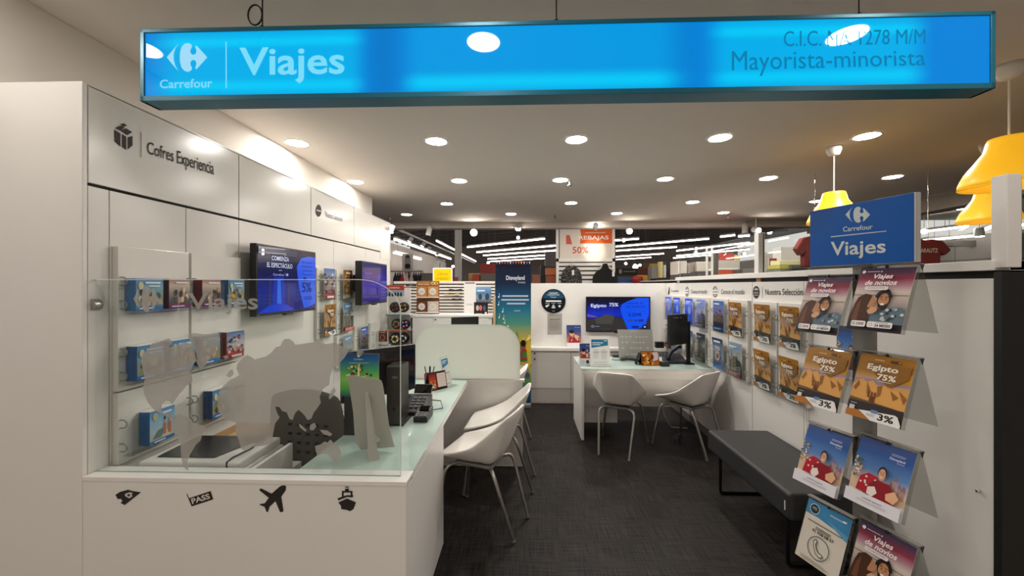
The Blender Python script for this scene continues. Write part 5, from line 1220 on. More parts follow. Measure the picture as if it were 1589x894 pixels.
M().tube([(q.x - .08, q.y + .03, ZQ + .05), (q.x - .03, q.y + .08, ZQ + .11), (q.x + .05, q.y + .12, ZQ + .155), (q.x + .085, q.y + .13, ZQ + .165)], [.02, .018, .02, .026], 10).build('handset', BLACKP, dp)
q = on_z(1034, 569, ZQ); tag(M().box(q.x - .05, q.x + .035, q.y, q.y + .06, ZQ, ZQ + .045).build('router_box', BLACKP, bevel=.004), 'small black box at the front edge of the rear desk beside the golden calendar', 'box')
# flyer standing on the back ledge, dark card on the ledge
p0, p1 = on_y(879.5, 537, 5.22), on_y(902, 505, 5.22)
sheet('flyer', 'red and blue family flyer standing on the ledge under the round sign', 'flyer', (p0.x, 5.2, .736), (p1.x - p0.x, 0, 0), (0, .06, p1.z - .736), art_redwoman, .003)
p0, p1 = on_y(1016, 552, 5.2), on_y(1029, 543, 5.2)
tag(M().box(p0.x, p1.x, 5.16, 5.22, .736, .736 + .08).build('black_case', BLACKP, bevel=.004), 'small black case on the back ledge behind the planner card', 'case')
# ================================================================ LEFT REAR: COUNTER, SLATTED WALL, STANDS, BANNER
YC = 4.9
r0, r1 = on_y(652, 490, YC), on_y(764, 490, YC)
rc = thing('rear_counter', 'grey white counter cabinet with sliding doors behind the milky screen', 'cabinet', ((r0.x + r1.x) / 2, 5.1, 0))
zt_ = on_y(700, 489, YC).z
M().box(r0.x - .1, r1.x, YC, 5.36, zt_ - .03, zt_).build('worktop', LAM2, rc, bevel=.002)
xm = on_y(672, 500, YC).x
M().box(r0.x - .1, r1.x - .01, YC + .02, 5.36, .02, zt_ - .03).build('carcass', LAM2, rc)
for x0, x1 in ((r0.x - .1, xm - .002), (xm + .002, r1.x - .045)): M().box(x0, x1, YC + .008, YC + .02, .08, zt_ - .034).build('door', LAM2, rc, bevel=.001)
M().lathe([(.001, .006), (.009, .006), (.009, 0)], (xm + .03, YC + .008, zt_ - .06), 10, axis='y').build('lock', BLACKP, rc)
# slatted wall behind it
YS = 5.42
s0, s1 = on_y(611, 438, YS), on_y(768, 438, YS)
sw = thing('slat_wall', 'white slatted display wall rising behind the rear counter', 'slat wall', ((s0.x + s1.x) / 2, YS, 0))
M().box(s0.x, s1.x, YS + .02, YS + .06, 0, s0.z).build('backing', mat('slot_dark', '#4a433d', .7), sw)
z = 1.10
while z < s0.z - .02:
    M().box(s0.x, s1.x, YS, YS + .02, z, z + .026).build('slat', LAM2, sw); z += .043
M().box(s0.x, s1.x, YS - .004, YS + .06, s0.z - .012, s0.z + .012).build('top_rail', LAM2, sw)
p0, p1 = on_y(765.2, 489, 5.0), on_y(766.3, 462, 5.0)
tag(M().box(p0.x, p1.x + .02, 4.96, 5.34, .02, 1.40).build('beige_board', mat('beige_board', '#c9ad8c', .6)), 'narrow beige board standing between the counter and the tall banner', 'board')
# yellow sign on top of the slats
def px_sheet(name, label, cat, x0, y0, x1, y1, Y, art, th=.004, group=None, mt=None, col='#e8e6e2'):
    p0, p1 = on_y(x0, y1, Y), on_y(x1, y0, Y)
    return sheet(name, label, cat, p0, (p1.x - p0.x, 0, 0), (0, 0, p1.z - p0.z), art, th, group, mat_=mt, col=col)
def art_yellow(a):
    a.rect(.06, .06, .94, .92, '#f2c70a'); a.text('¡Últimas', .22, .50, .76, .72, '#8f7a10'); a.text('unidades!', .16, .22, .82, .42, '#8f7a10')
px_sheet('yellow_sign', 'yellow sign reading last units on top of the slatted wall', 'sign', 671.5, 415.5, 702, 440, YS + .03, art_yellow, .01)
# brown boxed voucher display
b0, b1 = on_y(646, 491.5, 5.08), on_y(681, 436, 5.08)
bd = thing('voucher_display', 'brown cardboard display with wedding rings header on the rear counter', 'display', ((b0.x + b1.x) / 2, 5.1, zt_))
W = b1.x - b0.x; z0 = zt_ + .001; H_ = b1.z - z0
M().box(b0.x, b1.x, 5.10, 5.11, z0, b1.z).build('back_board', mat('brown_card', '#8a5a34', .6), bd)
for f in (.06, .52): M().box(b0.x, b1.x, 5.04, 5.10, z0 + H_ * f - .012, z0 + H_ * f).build('shelf_lip', WHITEP, bd)
a = Art((b0.x, 5.0985, z0), (W, 0, 0), (0, 0, H_)); a.rect(0, .86, 1, 1, '#9a6a34'); a.text('Ceremonias', .08, .94, .55, .975, '#d9b277'); a.text('Bodas únicas', .08, .88, .55, .92, '#efe2cc', bold=.01); a.ring(.74, .93, .09, .04, .3, '#ecdca8', 16); a.ring(.86, .93, .09, .04, .3, '#ecdca8', 16); a.m.build('header_print', PRINT, bd)
gcs = ['#b9814a', '#c08c54', '#6f3f26', '#c9bdb2']
for i, (u, v) in enumerate(((.03, .525), (.52, .525), (.03, .07), (.52, .07))):
    x0 = b0.x + W * u; x1 = x0 + W * .45; za = z0 + H_ * v; zb_ = za + H_ * .31
    a = Art((x0, 5.06, za), (x1 - x0, 0, 0), (0, 0, zb_ - za)); a.body(.035, gcs[i])
    a.ell(.5, .5, .36, .36, '#dcd6cc', 8); a.lines(.3, .7, (.58, .48, .4), .04, '#b3aca2')
    tag(a.m.build('voucher_box', PRINT), ['tan voucher box, upper left in the brown display', 'tan voucher box, upper right in the brown display', 'dark brown voucher box, lower left in the brown display', 'pale voucher box, lower right in the brown display'][i], 'box', 'voucher boxes in the brown display')
px_sheet('white_leaflet', 'tall white leaflet standing against the slatted wall', 'leaflet', 720, 437, 738.5, 487, 5.2, lambda a: (a.rect(.1, .93, .9, .98, '#8f8a90'), a.lines(.2, .8, (.3, .28), .02, '#c9c4bd')), .004)
px_sheet('leaflet', 'blue leaflet with white lettering on the slatted wall', 'leaflet', 738, 445, 762, 469, 5.41, lambda a: (a.grad(0, 1, [(0, '#56606a'), (.3, '#8fa0ae'), (.55, '#4f7ea8'), (1, '#7fa6cc')]), a.rect(.1, .7, .6, .78, '#e0e8f0'), a.ell(.3, .35, .12, .2, '#2f4a60'), a.ell(.75, .35, .14, .22, '#2f4a60')), .004)
px_sheet('leaflet', 'black leaflet with three round pictures on the rear counter', 'leaflet', 735.5, 469, 757, 489, 5.1, lambda a: (a.rect(0, 0, 1, 1, '#22232a'), a.ell(.25, .55, .11, .22, '#c9a89a'), a.ell(.48, .55, .11, .22, '#c96a5a'), a.ell(.75, .55, .11, .22, '#4a5a70'), a.rect(.1, .08, .6, .13, '#b5b5b5'), a.ell(.85, .15, .08, .1, '#ffffff')), .004)
p = on_y(698, 489, 5.0); tag(M().box(p.x - .1, p.x + .1, 4.93, 5.06, zt_, zt_ + .012).build('paper_stack', WHITEP), 'flat stack of white paper on the rear counter', 'paper')
# objects hooked on the slats
for i, (x0, x1, y) in enumerate(((697, 717, 449.5), (702, 716, 464), (690, 712, 457), (630, 646, 443))):
    q0, q1 = on_y(x0, y, YS - .02), on_y(x1, y, YS - .02)
    tag(M().tube([(q0.x, YS - .02, q0.z), ((q0.x + q1.x) / 2, YS - .03, q0.z - .006), (q1.x, YS - .02, q0.z)], [.012, .006, .012], 8).build('sunglasses', [BLACKP, BLACKP, mat('straw', '#c9b58a', .6), BLACKP][i]), ['small dark pair of glasses hooked on the slats, upper', 'small dark pair of glasses hooked on the slats, lower', 'pale strap hooked across the slats', 'small dark pair of glasses left of the brown display'][i], 'glasses')
# cap and tin stand at the far end of the left wall
YK = 4.95
k0, k1 = on_y(596, 538, YK), on_y(632, 443, YK)
ks = thing('novelty_stand', 'white display stand with red header holding round goods beside the left wall end', 'display stand', ((k0.x + k1.x) / 2, YK, 0))
M().box(k0.x - .08, k0.x + .02, YK + .06, YK + .10, 0, 1.50).build('side_post', LAM2, ks, bevel=.002); M().box(k0.x, k1.x, YK + .14, YK + .16, .4, 1.52).build('back_panel', LAM2, ks)
M().box(k0.x - .05, k1.x - .03, YK + .02, YK + .16, 0, .42).build('base', LAM2, ks, bevel=.003)
h0, h1 = on_y(594, 450, YK), on_y(627, 443, YK)
hb = M().box(h0.x, h1.x, YK, YK + .02, h0.z, h1.z + .004).build('header', mat('header_red', '#b5402c', .5), ks)
a = Art((h0.x, YK - .0008, h0.z), (h1.x - h0.x, 0, 0), (0, 0, h1.z - h0.z)); a.text('wonderbox', .30, .3, .8, .75, '#efd9cc', bold=.02); a.m.build('header_lettering', PRINT, hb)
g0, g1 = on_y(597, 460, YK), on_y(627, 450, YK)
a = Art((g0.x, YK + .004, g0.z), (g1.x - g0.x, 0, 0), (0, 0, g1.z - g0.z)); a.body(.004, '#a9b4c2'); [a.poly([(u, 0), (u + .08, 0), (u + .09, .4), (u + .04, .75), (u - .01, .4)], '#26262e') for u in (.05, .2, .36, .5, .64, .8)]; a.m.build('picture_strip', PRINT, ks)
for y in (488, 512, 536):
    q0, q1 = on_y(600, y, YK), on_y(637, y, YK); sh_ = M().box(q0.x, q1.x, YK - .03, YK + .14, q0.z - .012, q0.z).build('shelf', LAM2, ks)
    M().box(q0.x, q1.x, YK - .034, YK - .03, q0.z - .014, q0.z + .004).build('shelf_edge', mat('edge_%d' % y, {488: '#5b7f9c', 512: '#c0603c', 536: '#cfcac2'}[y], .4), sh_)
for i, (cx, cy, r, cs_) in enumerate(((612.5, 477, 8.5, ['#e0cfa0', '#3a2f2c', '#8a4a3a']), (626, 477, 8, ['#e8e0d0', '#5a4a44', '#c9a23a']), (615, 503, 8.2, ['#d9dde0', '#6a9a6a', '#c04a3a']), (628.5, 503, 7.2, ['#b0306a', '#4a2a70', '#e0a0c0']), (613, 526, 9, ['#3f78b0', '#e0b030', '#d9e6f0']), (626, 525, 8, ['#2e2a30', '#d9d6d0', '#6a6a6a']))):
    p = on_y(cx, cy, YK); R_ = r / 610 * YK
    a = Art((p.x - R_, YK - .012, p.z - R_), (2 * R_, 0, 0), (0, 0, 2 * R_)); a.m.lathe([(.001, .006), (R_ * .9, .006), (R_, -.01), (R_, -.05), (.001, -.05)], (p.x, YK - .0065, p.z), 24, axis='y', col=lin('#1e1d22'))
    a.ell(.5, .5, .40, .40, cs_[0], 20)
    for k in range(9): a.ell(.5 + .26 * math.cos(k * 2.4), .5 + .26 * math.sin(k * 2.4), .10, .10, cs_[1 + k % 2], 8)
    tag(a.m.build('round_tin', PRINT), ['round gold patterned case, left on the top shelf of the red headed stand', 'round cream patterned case, right on the top shelf of the red headed stand', 'round white and green case, left on the middle shelf of the red headed stand', 'round pink and violet case, right on the middle shelf of the red headed stand', 'round blue and yellow case, left on the lowest shelf of the red headed stand', 'round dark and white case, right on the lowest shelf of the red headed stand'][i], 'case', 'round cases on the red headed stand')
p0, p1 = on_y(584, 536, 4.9), on_y(603, 515, 4.9)
bx = thing('voucher_box', 'small brown voucher box in a white tray left of the round cases', 'box', ((p0.x + p1.x) / 2, 4.9, p0.z))
sheet('box_front', '', '', (p0.x + .015, 4.9, p0.z + .012), (p1.x - p0.x - .03, 0, 0), (0, 0, p1.z - p0.z), lambda a: (a.rect(0, 0, 1, 1, '#6e3a2c'), a.rect(.2, .85, .8, .93, '#c9a08a'), a.ring(.5, .5, .25, .25, .3, '#b98a74')), .03, parent=bx)
M().box(p0.x, p1.x + .01, 4.87, 4.95, p0.z - .006, p0.z + .01).box(p0.x, p1.x + .01, 4.87, 4.875, p0.z, p0.z + .05).build('tray', WHITEP, bx)
M().box(XL - .0, p1.x, 4.86, 4.99, p0.z - .02, p0.z - .006).build('bracket_shelf', LAM2, bx)
# tall roll-up banner
n0, n1 = on_y(769, 629, 5.02), on_y(824, 407, 5.02)
bn_ = thing('roll_up_banner', 'tall dark blue to yellow festival banner standing beside the rear counter', 'banner', ((n0.x + n1.x) / 2, 5.02, 0))
def art_banner(a):
    a.grad(0, 1, [(0, '#0f3550'), (.10, '#1d5a78'), (.17, '#6f9a4a'), (.26, '#cfc24a'), (.42, '#d9b83a'), (.56, '#4f8f7a'), (.66, '#1f6f8c'), (.75, '#12496e'), (.85, '#0e1f3c'), (1, '#0b1428')])
    a.text('Disneyland', .30, .865, .82, .905, '#e9ecf4', bold=.01); a.text('PARIS', .64, .85, .84, .862, '#c9d2e4')
    for v, u0, u1 in ((.76, .19, .92), (.733, .16, .94), (.706, .32, .84)): a.lines(u0, u1, (v,), .011, '#b9c6d6', 0)
    a.lines(.52, .70, (.655,), .008, '#8fb0c0', 0)
    for u, v in ((.09, .765), (.08, .71), (.20, .66), (.10, .62), (.22, .61), (.25, .58)): a.ell(u, v - .012, .02, .007, '#e6edf2', 8); a.rect(u + .01, v - .01, u + .02, v + .015, '#e6edf2')
    for u, v, r in ((.35, .545, .03), (.40, .52, .022), (.30, .53, .015)): a.ell(u, v, r, r * .25, '#cfe0d0', 10)
    for k in range(30):
        u, v = random.random(), .20 + .30 * random.random(); s = .04 + .05 * random.random(); t = random.random() * 3
        a.poly([(u + s * math.cos(t), v + s * .45 * math.sin(t)), (u + .3 * s * math.cos(t + 1.6), v + .15 * s * math.sin(t + 1.6)), (u - s * math.cos(t), v - s * .45 * math.sin(t)), (u + .3 * s * math.cos(t - 1.6), v + .15 * s * math.sin(t - 1.6))], random.choice(['#e9c22e', '#2f7a4a', '#b5342a', '#f3e2a0', '#d97a2a', '#1f5a3a', '#efe7d0']))
    a.poly([(.50, .36), (.60, .52), (.72, .36), (.61, .27)], '#3f8f4a'); a.poly([(.54, .36), (.61, .48), (.68, .37), (.61, .29)], '#efc52c'); a.poly([(.58, .2), (.64, .2), (.63, .42), (.61, .45), (.59, .42)], '#c04a2a')
    a.ell(.78, .40, .075, .03, '#8a5a3a', 14); a.ell(.78, .425, .08, .024, '#1d1410', 14); a.poly([(.68, .30), (.90, .30), (.86, .37), (.72, .37)], '#3f7a3a')
    a.text('MUSIC', .10, .365 - .06, .88, .445 - .06, '#b01f2c', bold=.02); a.lines(.72, .85, (.285,), .012, '#c9b060', 0)
    a.ell(.84, .235, .09, .03, '#7c86a8', 12); a.ell(.90, .20, .06, .02, '#4a5070', 12); a.ell(.72, .25, .06, .02, '#e8dca0', 10)
sheet('banner_sheet', '', '', (n0.x, 5.02, .05), (n1.x - n0.x, 0, 0), (0, 0, n1.z - .05), art_banner, .003, parent=bn_, mat_=MATTE)
M().box(n0.x, n1.x, 4.96, 5.08, 0, .05).build('base', GREYMET, bn_, bevel=.008); M().box(n0.x, n1.x, 5.012, 5.03, n1.z - .008, n1.z + .004).build('top_bar', BLACKM, bn_)
m = M()
for k in range(13):
    x = n0.x + (n1.x - n0.x) * (k + .5) / 13; m.add([(x - .011, 5.01, n1.z + .006), (x + .011, 5.01, n1.z + .006), (x, 5.01, n1.z - .03)], [(0, 2, 1)], lin(random.choice(['#e9c040', '#c9604a', '#8a6ab0', '#d9d0b0'])))
m.build('pennants', MATTE, bn_, solid=.001)

# ================================================================ GLASS PARTITION ON THE RIGHT WALL
gp_ = thing('glass_partition', 'clear glass partition with white rail and posts on top of the right wall', 'glass partition', (XR + .06, 3.2, 1.61))
M().box(XR - .015, XR + .16, YF + .03, 4.92, 1.610, 1.650).build('rail', LAM2, gp_, bevel=.002)
M().box(XR + .06, 3.6, YF + .03, YF + .09, 1.60, 1.650).build('front_rail', LAM2, gp_, bevel=.002)
pp = on_y(1549, 300, YF + .02); pq = on_y(1571, 300, YF + .02)
M().box(pp.x, pq.x, YF - .01, YF + .045, 1.62, 1.985).build('post', LAM2, gp_, bevel=.003)
M().box(XR - .005, XR + .045, 3.205, 3.265, 1.65, 1.975).build('post', LAM2, gp_, bevel=.003)
glassplate('glass_pane', [(XR + .03, YF + .05, 1.65), (XR + .03, 3.205, 1.65), (XR + .03, 3.205, 1.965), (XR + .03, YF + .05, 1.965)], (.008, 0, 0), gp_, [GLASS, MINTE])
glassplate('glass_pane', [(XR + .03, 3.265, 1.65), (XR + .03, 4.9, 1.65), (XR + .03, 4.9, 1.965), (XR + .03, 3.265, 1.965)], (.008, 0, 0), gp_, [GLASS, MINTE])
gx = on_y(1586, 300, YF + .05).x
glassplate('glass_pane', [(pq.x, YF + .05, 1.65), (gx, YF + .05, 1.65), (gx, YF + .05, 1.985), (pq.x, YF + .05, 1.985)], (0, .008, 0), gp_, [GLASS, MINTE])
# shop goods beyond the glass: (px box, distance Y, depth, colour, name, label, category)
def goods(x0, y0, x1, y1, Y, dp_, col, name, label, cat, rough=.5, group=None, bev=.004):
    p0, p1 = on_y(x0, y1, Y), on_y(x1, y0, Y)
    zb = p0.z; cx = (p0.x + p1.x) / 2
    for x0_, x1_, ya, yb, zt_ in TOPS:
        if name != 'lying_book' and x0_ - .05 <= cx <= x1_ + .05 and ya - .1 <= Y <= yb and abs(zb - zt_) < .14: zb = zt_ + .001
    if name in ('dark_rack', 'grey_column', 'dark_post', 'clothes_dummy'): zb = 0
    if name.endswith('banner') or name.endswith('duct'):
        t = thing(name, label, cat, (cx, Y, p1.z)); M().box(p0.x, p1.x, Y, Y + dp_, p0.z, p1.z).build('cloth', mat('g_' + col.strip('#'), col, rough, noise=.08, nscale=12), t, bevel=bev)
        for x in (p0.x + .05, p1.x - .05): M().tube([(x, Y + dp_ / 2, p1.z), (x, Y + dp_ / 2, 5.0)], .004, 5).build('wire', GREYP, t)
        return t
    o = M().box(p0.x, p1.x, Y, Y + dp_, zb, p1.z).build(name, mat('g_' + col.strip('#'), col, rough, noise=.08, nscale=12), None, bevel=bev); return tag(o, label, cat, group)
# ceiling-high neighbour displays carry these goods
TOPS = []
def gondola(x0, x1, ytop, Y, label, col='#cfc9c1', dp_=.45):
    p0, p1 = on_y(x0, ytop, Y), on_y(x1, ytop, Y)
    t = thing('shop_shelving', label, 'shelving', ((p0.x + p1.x) / 2, Y, 0))
    cm = mat('gond_' + col.strip('#'), col, .5)
    M().box(p0.x, p1.x, Y + dp_ - .04, Y + dp_, 0, p0.z).build('back_panel', cm, t)
    for k in range(5):
        z = .15 + (p0.z - .2) * k / 4; M().box(p0.x, p1.x, Y, Y + dp_ - .04, z, z + .03).build('shelf', cm, t)
    for x in (p0.x, p1.x - .03): M().box(x, x + .03, Y, Y + dp_, 0, p0.z).build('side', cm, t)
    TOPS.append((p0.x, p1.x, Y, Y + dp_, p0.z)); return t, p0, p1
# ================================================================ THE FAR SHOP
GLN = 'linear strip lights of the far shop'
def strip(p, q, label, w_=.055):
    p, q = Vector(p), Vector(q); d = (q - p); n = Vector((-d.y, d.x, 0)).normalized() * w_
    t = thing('strip_light', label, 'strip light', tuple((p + q) / 2), 0, GLN)
    M().obox(p - n / 2, d, n, (0, 0, -.05)).build('diffuser', LAMPL, t)
    M().obox(p - n * .7, d, n * 1.4, (0, 0, .06)).build('housing', WHITEP, t)
    for f in (.1, .9):
        c_ = p + d * f; M().tube([c_ + Vector((0, 0, .06)), (c_.x, c_.y, 5.0)], .004, 5).build('wire', GREYP, t)
H34 = 3.4
for i, (x0, y0, x1, y1) in enumerate([(845, 369.6, 725.6, 383), (862, 380.6, 740, 391), (864, 388, 750, 396), (860, 394.6, 757, 401.5), (845, 400.5, 760, 405.5), (991, 369.6, 950, 372.6), (1100, 369.6, 956, 382), (1050, 382.7, 956, 388.5), (1030, 393, 956, 397.8), (1163, 375.8, 1050, 388.6), (1163, 386, 1050, 396.5), (1010, 399, 956, 402.5), (1140, 364, 1118, 366.5), (1163, 364.5, 1146, 366.2), (1110, 394.5, 1045, 400)]):
    strip(on_z(x0, y0, H34), on_z(x1, y1, H34), 'slanting strip light of the far shop, %s' % ['leftmost long one above the banner', 'second one down above the banner', 'third one down above the banner', 'fourth one down above the banner', 'lowest one above the banner', 'short one beside the orange sale sign', 'longest one right of the orange sale sign', 'second one down right of the orange sale sign', 'third one down right of the orange sale sign', 'upper one seen before the white glass post', 'lower one seen before the white glass post', 'lowest short one right of the orange sale sign', 'small top one right of centre under the beam', 'small top one touching the white glass post', 'low one above the pale goods behind the glass'][i])
for i, (x0, y0, x1, y1, X) in enumerate([(612.5, 370, 699.5, 402.8, -4.0), (611.5, 391, 653, 402, -4.3), (677.5, 373, 705, 388.5, -3.9), (713, 392.5, 738.5, 406.5, -3.9)]):
    p = on_x(x0, y0, X); q = on_x(x1, y1, X); q.z = p.z
    strip(p, q, ['long strip light running away at the far left of the back opening', 'low strip light close to the far left wall', 'strip light left of the pale column', 'strip light just right of the pale column'][i])
def spot_head(px, py, Y, tgt, lit, label, r=.05, ln=.13, group='spotlights of the ceiling tracks', stem=True):
    c_ = on_y(px, py, Y); d = (Vector(tgt) - c_).normalized()
    t = thing('track_spotlight', label, 'spotlight', tuple(c_), 0, group)
    M().tube([c_ - d * ln, c_ - d * ln * .98, c_], [r * .8, r, r], 16).build('housing', WHITEP, t)
    M().tube([c_ + d * .001, c_ + d * .004], [r * .86, r * .86], 16).build('lens', LAMPS if lit else GREYP, t)
    up_ = c_ - d * ln * .5; top_ = ZC if Y < 8.1 else (2.735 if Y < 8.4 else 5.0)
    if stem: M().tube([up_, (up_.x, up_.y, top_)], .007 if Y < 8.4 else .004, 6).build('stem', WHITEP if Y < 8.4 else GREYP, t)
    else: M().box(XL - .01, up_.x + .01, up_.y - .02, up_.y + .02, up_.z - .02, up_.z + .02).build('wall_bracket', WHITEP, t)
    return t
cz = (0, 0, 1.55)
spot_head(735, 361, 8.0, (-.9, 3, 1.9), True, 'bright spotlight shining at the camera under the back beam', .075)
spot_head(664, 366, 8.0, (-2.5, 7.6, 0), False, 'white unlit spotlight cylinder hanging left under the back beam', .055, .2)
spot_head(802, 356, 8.05, (-1.6, 6.9, 1.5), True, 'small left spotlight of the pair under the back beam', .035)
spot_head(806.5, 356, 8.05, (1.6, 6.9, 1.5), True, 'small right spotlight of the pair under the back beam', .035)
spot_head(804, 369, 9.2, (0, 0, 1.2), True, 'small spotlight below the pair under the back beam', .04)
sb = spot_head(924, 354, 8.0, (on_y(921, 388, 9.0).x, 9.0, on_y(921, 388, 9.0).z), True, 'round spotlight seen from behind in front of the orange sale sign', .055)
ld_ = bpy.data.lights.new('spot_beam', 'SPOT'); ld_.energy = 60; ld_.spot_size = math.radians(34); ld_.spot_blend = .8; ld_.color = (1, .86, .68); ld_.shadow_soft_size = .03
lo_ = bpy.data.objects.new('spot_beam', ld_); COL.objects.link(lo_); lo_.parent = sb
_d = (on_y(921, 388, 9.0) - on_y(924, 354, 8.0)).normalized(); lo_.location = _d * .03; lo_.rotation_euler = _d.to_track_quat('-Z', 'Y').to_euler()
spot_head(977, 359, 8.0, (1.8, 4, 1.4), True, 'bright spotlight right of the orange sale sign under the beam', .06)
spot_head(968, 373, 9.3, (2.6, 6, 1.4), True, 'small spotlight lower right of the orange sale sign', .045)
spot_head(1177, 358, 7.7, (5.2, 4.4, 1.5), True, 'bright spotlight above the white glass post', .06)
spot_head(1156, 362, 8.05, (4.4, 8.0, 0), False, 'white unlit spotlight cylinder left of the white glass post', .055, .2)
spot_head(606, 360, 5.25, (-1.95, 5.0, 1.6), True, 'bright spotlight at the top far corner of the panelled wall', .035, .1, stem=False)
for i, (x, y, Y) in enumerate(((635, 375, 10.2), (655, 382, 11.5), (664, 388, 12.5), (677, 396, 14))): spot_head(x, y, Y, (on_y(x, y, Y).x - 1.2, Y - .4, .8), True, 'small spotlight on the left track, %s from the left' % ['first', 'second', 'third', 'fourth'][i], .055)
p = on_x(600, 350.5, -3.0); q = on_x(736, 409, -3.0); q.z = p.z
tag(M().obox(p, q - p, (.05, 0, 0), (0, 0, .04)).build('light_track', WHITEP), 'white light track carrying the small spotlights at the far left', 'light track')
for i, (x, y, Y) in enumerate(((757.5, 408, 14), (986, 414, 13), (971, 409, 15), (993, 411.5, 15), (1080.5, 386, 14), (1080, 392, 14), (1044, 409, 16), (1155, 394, 13), (703, 413.5, 15))):
    spot_head(x, y, Y, (on_y(x, y, Y).x, 2, 1.2), True, 'tiny far spotlight, %s' % ['left edge of the banner top', 'bright one right of the black top', 'small one above the black top', 'small one further right of the black top', 'upper one before the glass', 'lower one before the glass', 'one by the bottle shelf', 'one just left of the white glass post', 'one beside the pale column'][i], .05 if i != 1 else .09)
# orange sale sign with slatted fixture below
YO = 9.0
def art_sale(a):
    a.rect(0, 0, 1, 1, '#e0d6cb'); a.poly([(.38, .42), (1, .42), (1, 1), (.36, 1), (.40, .7)], '#e2632a'); a.rect(.48, .72, .86, .735, '#f0d6c4')
    a.text('REBAJAS', .36, .50, .92, .64, '#f6ece4', bold=.02); a.text('50%', .24, .14, .54, .33, '#c9604a', bold=.02); a.poly([(.12, .40), (.12, .66), (.19, .66), (.235, .40)], '#c9604a')
    logo(a, .10, .82, .30, .99, '#8a3a2c')
f0, f1 = on_y(863, 441, YO), on_y(954, 341, YO)
sf = thing('sale_fixture', 'tall white framed slatted fixture carrying the orange sale sign beyond the back wall', 'display fixture', ((f0.x + f1.x) / 2, YO, 0))
M().box(f0.x, f1.x, YO + .06, YO + .09, 0, f1.z).build('back_panel', mat('fixture_slot', '#4a413a', .7), sf)
for x in (f0.x, f1.x - .06): M().box(x, x + .06, YO - .02, YO + .1, 0, f1.z).build('upright', LAM2, sf, bevel=.004)
zz = on_y(900, 401, YO).z
M().box(f0.x, f1.x, YO - .02, YO + .06, zz - .08, zz).build('cross_rail', LAM2, sf, bevel=.004)
z = .8
while z < zz - .13: M().box(f0.x + .06, f1.x - .06, YO + .02, YO + .06, z, z + .065).build('slat', LAM2, sf); z += .10
px_sheet('sale_sign', 'orange and white sale sign with fifty percent above two hanging tops', 'sign', 868.5, 346, 951, 401, YO - .01, art_sale, .01, mt=MATTE)
def garment(cx, ytop, ybot, w0, w1, Y, mt, label, neck, group=None, name='blouse'):
    t = thing(name, label, 'clothing', tuple(on_y(cx, ybot, Y)), 0, group)
    def q(x, y, d=0): p = on_y(cx + x, y, Y); return Vector((p.x, Y + d, p.z))
    h = ybot - ytop
    if neck == 'v': prof = [(-w1, ybot), (-w1 * .97, ytop + h * .5), (-w0, ytop + h * .22), (-w0 * .45, ytop + h * .05), (-w0 * .25, ytop), (0, ytop + h * .16), (w0 * .25, ytop), (w0 * .45, ytop + h * .05), (w0, ytop + h * .22), (w1 * .97, ytop + h * .5), (w1, ybot)]
    else: prof = [(-w1, ybot), (-w1 * .95, ytop + h * .55), (-w0, ytop + h * .36), (-w0 * .4, ytop + h * .2), (-w0 * .22, ytop), (w0 * .22, ytop), (w0 * .4, ytop + h * .2), (w0, ytop + h * .36), (w1 * .95, ytop + h * .55), (w1, ybot)]
    M().prism([q(x, y) for x, y in prof], (0, .07, 0)).build('garment', mt, t, bevel=.015)
    m = M(); a0 = q(-w0 * .8, ytop + h * .22, .035); a1 = q(0, ytop + h * .02, .035); a2 = q(w0 * .8, ytop + h * .22, .035)
    m.tube([a0, a1, a2], .01, 6); m.tube([a1, q(0, ytop - 2, .035), q(1.2, ytop - 3.6, .035), q(2.4, ytop - 2.4, .035)], .008, 6); (m.tube([q(1.2, ytop - 3.6, .035), q(1.2, ytop - 3.6, .2)], .008, 6) if name != 'hanging_garment' else 0); m.build('hanger', mat('clear_hanger', '#cfc8be', .3), t)
    return t
def speckle():
    m = mat('speckled_black_fabric', '#1b1a1a', .8); nt = m.node_tree; b = nt.nodes['Principled BSDF']
    tc_ = nt.nodes.new('ShaderNodeTexCoord'); vo = nt.nodes.new('ShaderNodeTexVoronoi'); vo.inputs['Scale'].default_value = 45; cr = nt.nodes.new('ShaderNodeValToRGB')
    cr.color_ramp.elements[0].position = .22; cr.color_ramp.elements[0].color = (.35, .33, .30, 1); cr.color_ramp.elements[1].position = .34; cr.color_ramp.elements[1].color = (.012, .011, .011, 1)
    nt.links.new(tc_.outputs['Object'], vo.inputs['Vector']); nt.links.new(vo.outputs['Distance'], cr.inputs[0]); nt.links.new(cr.outputs[0], b.inputs['Base Color']); return m
BLKF = mat('black_fabric', '#0d0c0c', .9)
g1 = garment(887, 411, 446, 12.5, 16.5, YO - .12, speckle(), 'black blouse with pale speckles hanging under the sale sign', 'v')
p0, p1 = on_y(887.5, 427, YO - .122), on_y(891, 419, YO - .122); M().box(p0.x, p1.x, YO - .125, YO - .12, p0.z, p1.z).build('price_tag', WHITEP, g1)
g2 = garment(939.5, 409, 446, 14.5, 20, YO - .12, BLKF, 'plain black high necked top hanging under the sale sign', 'h', None, 'sweater')
p0, p1 = on_y(950, 429, YO - .122), on_y(953.5, 421, YO - .122); M().box(p0.x, p1.x, YO - .125, YO - .12, p0.z, p1.z).build('price_tag', WHITEP, g2)
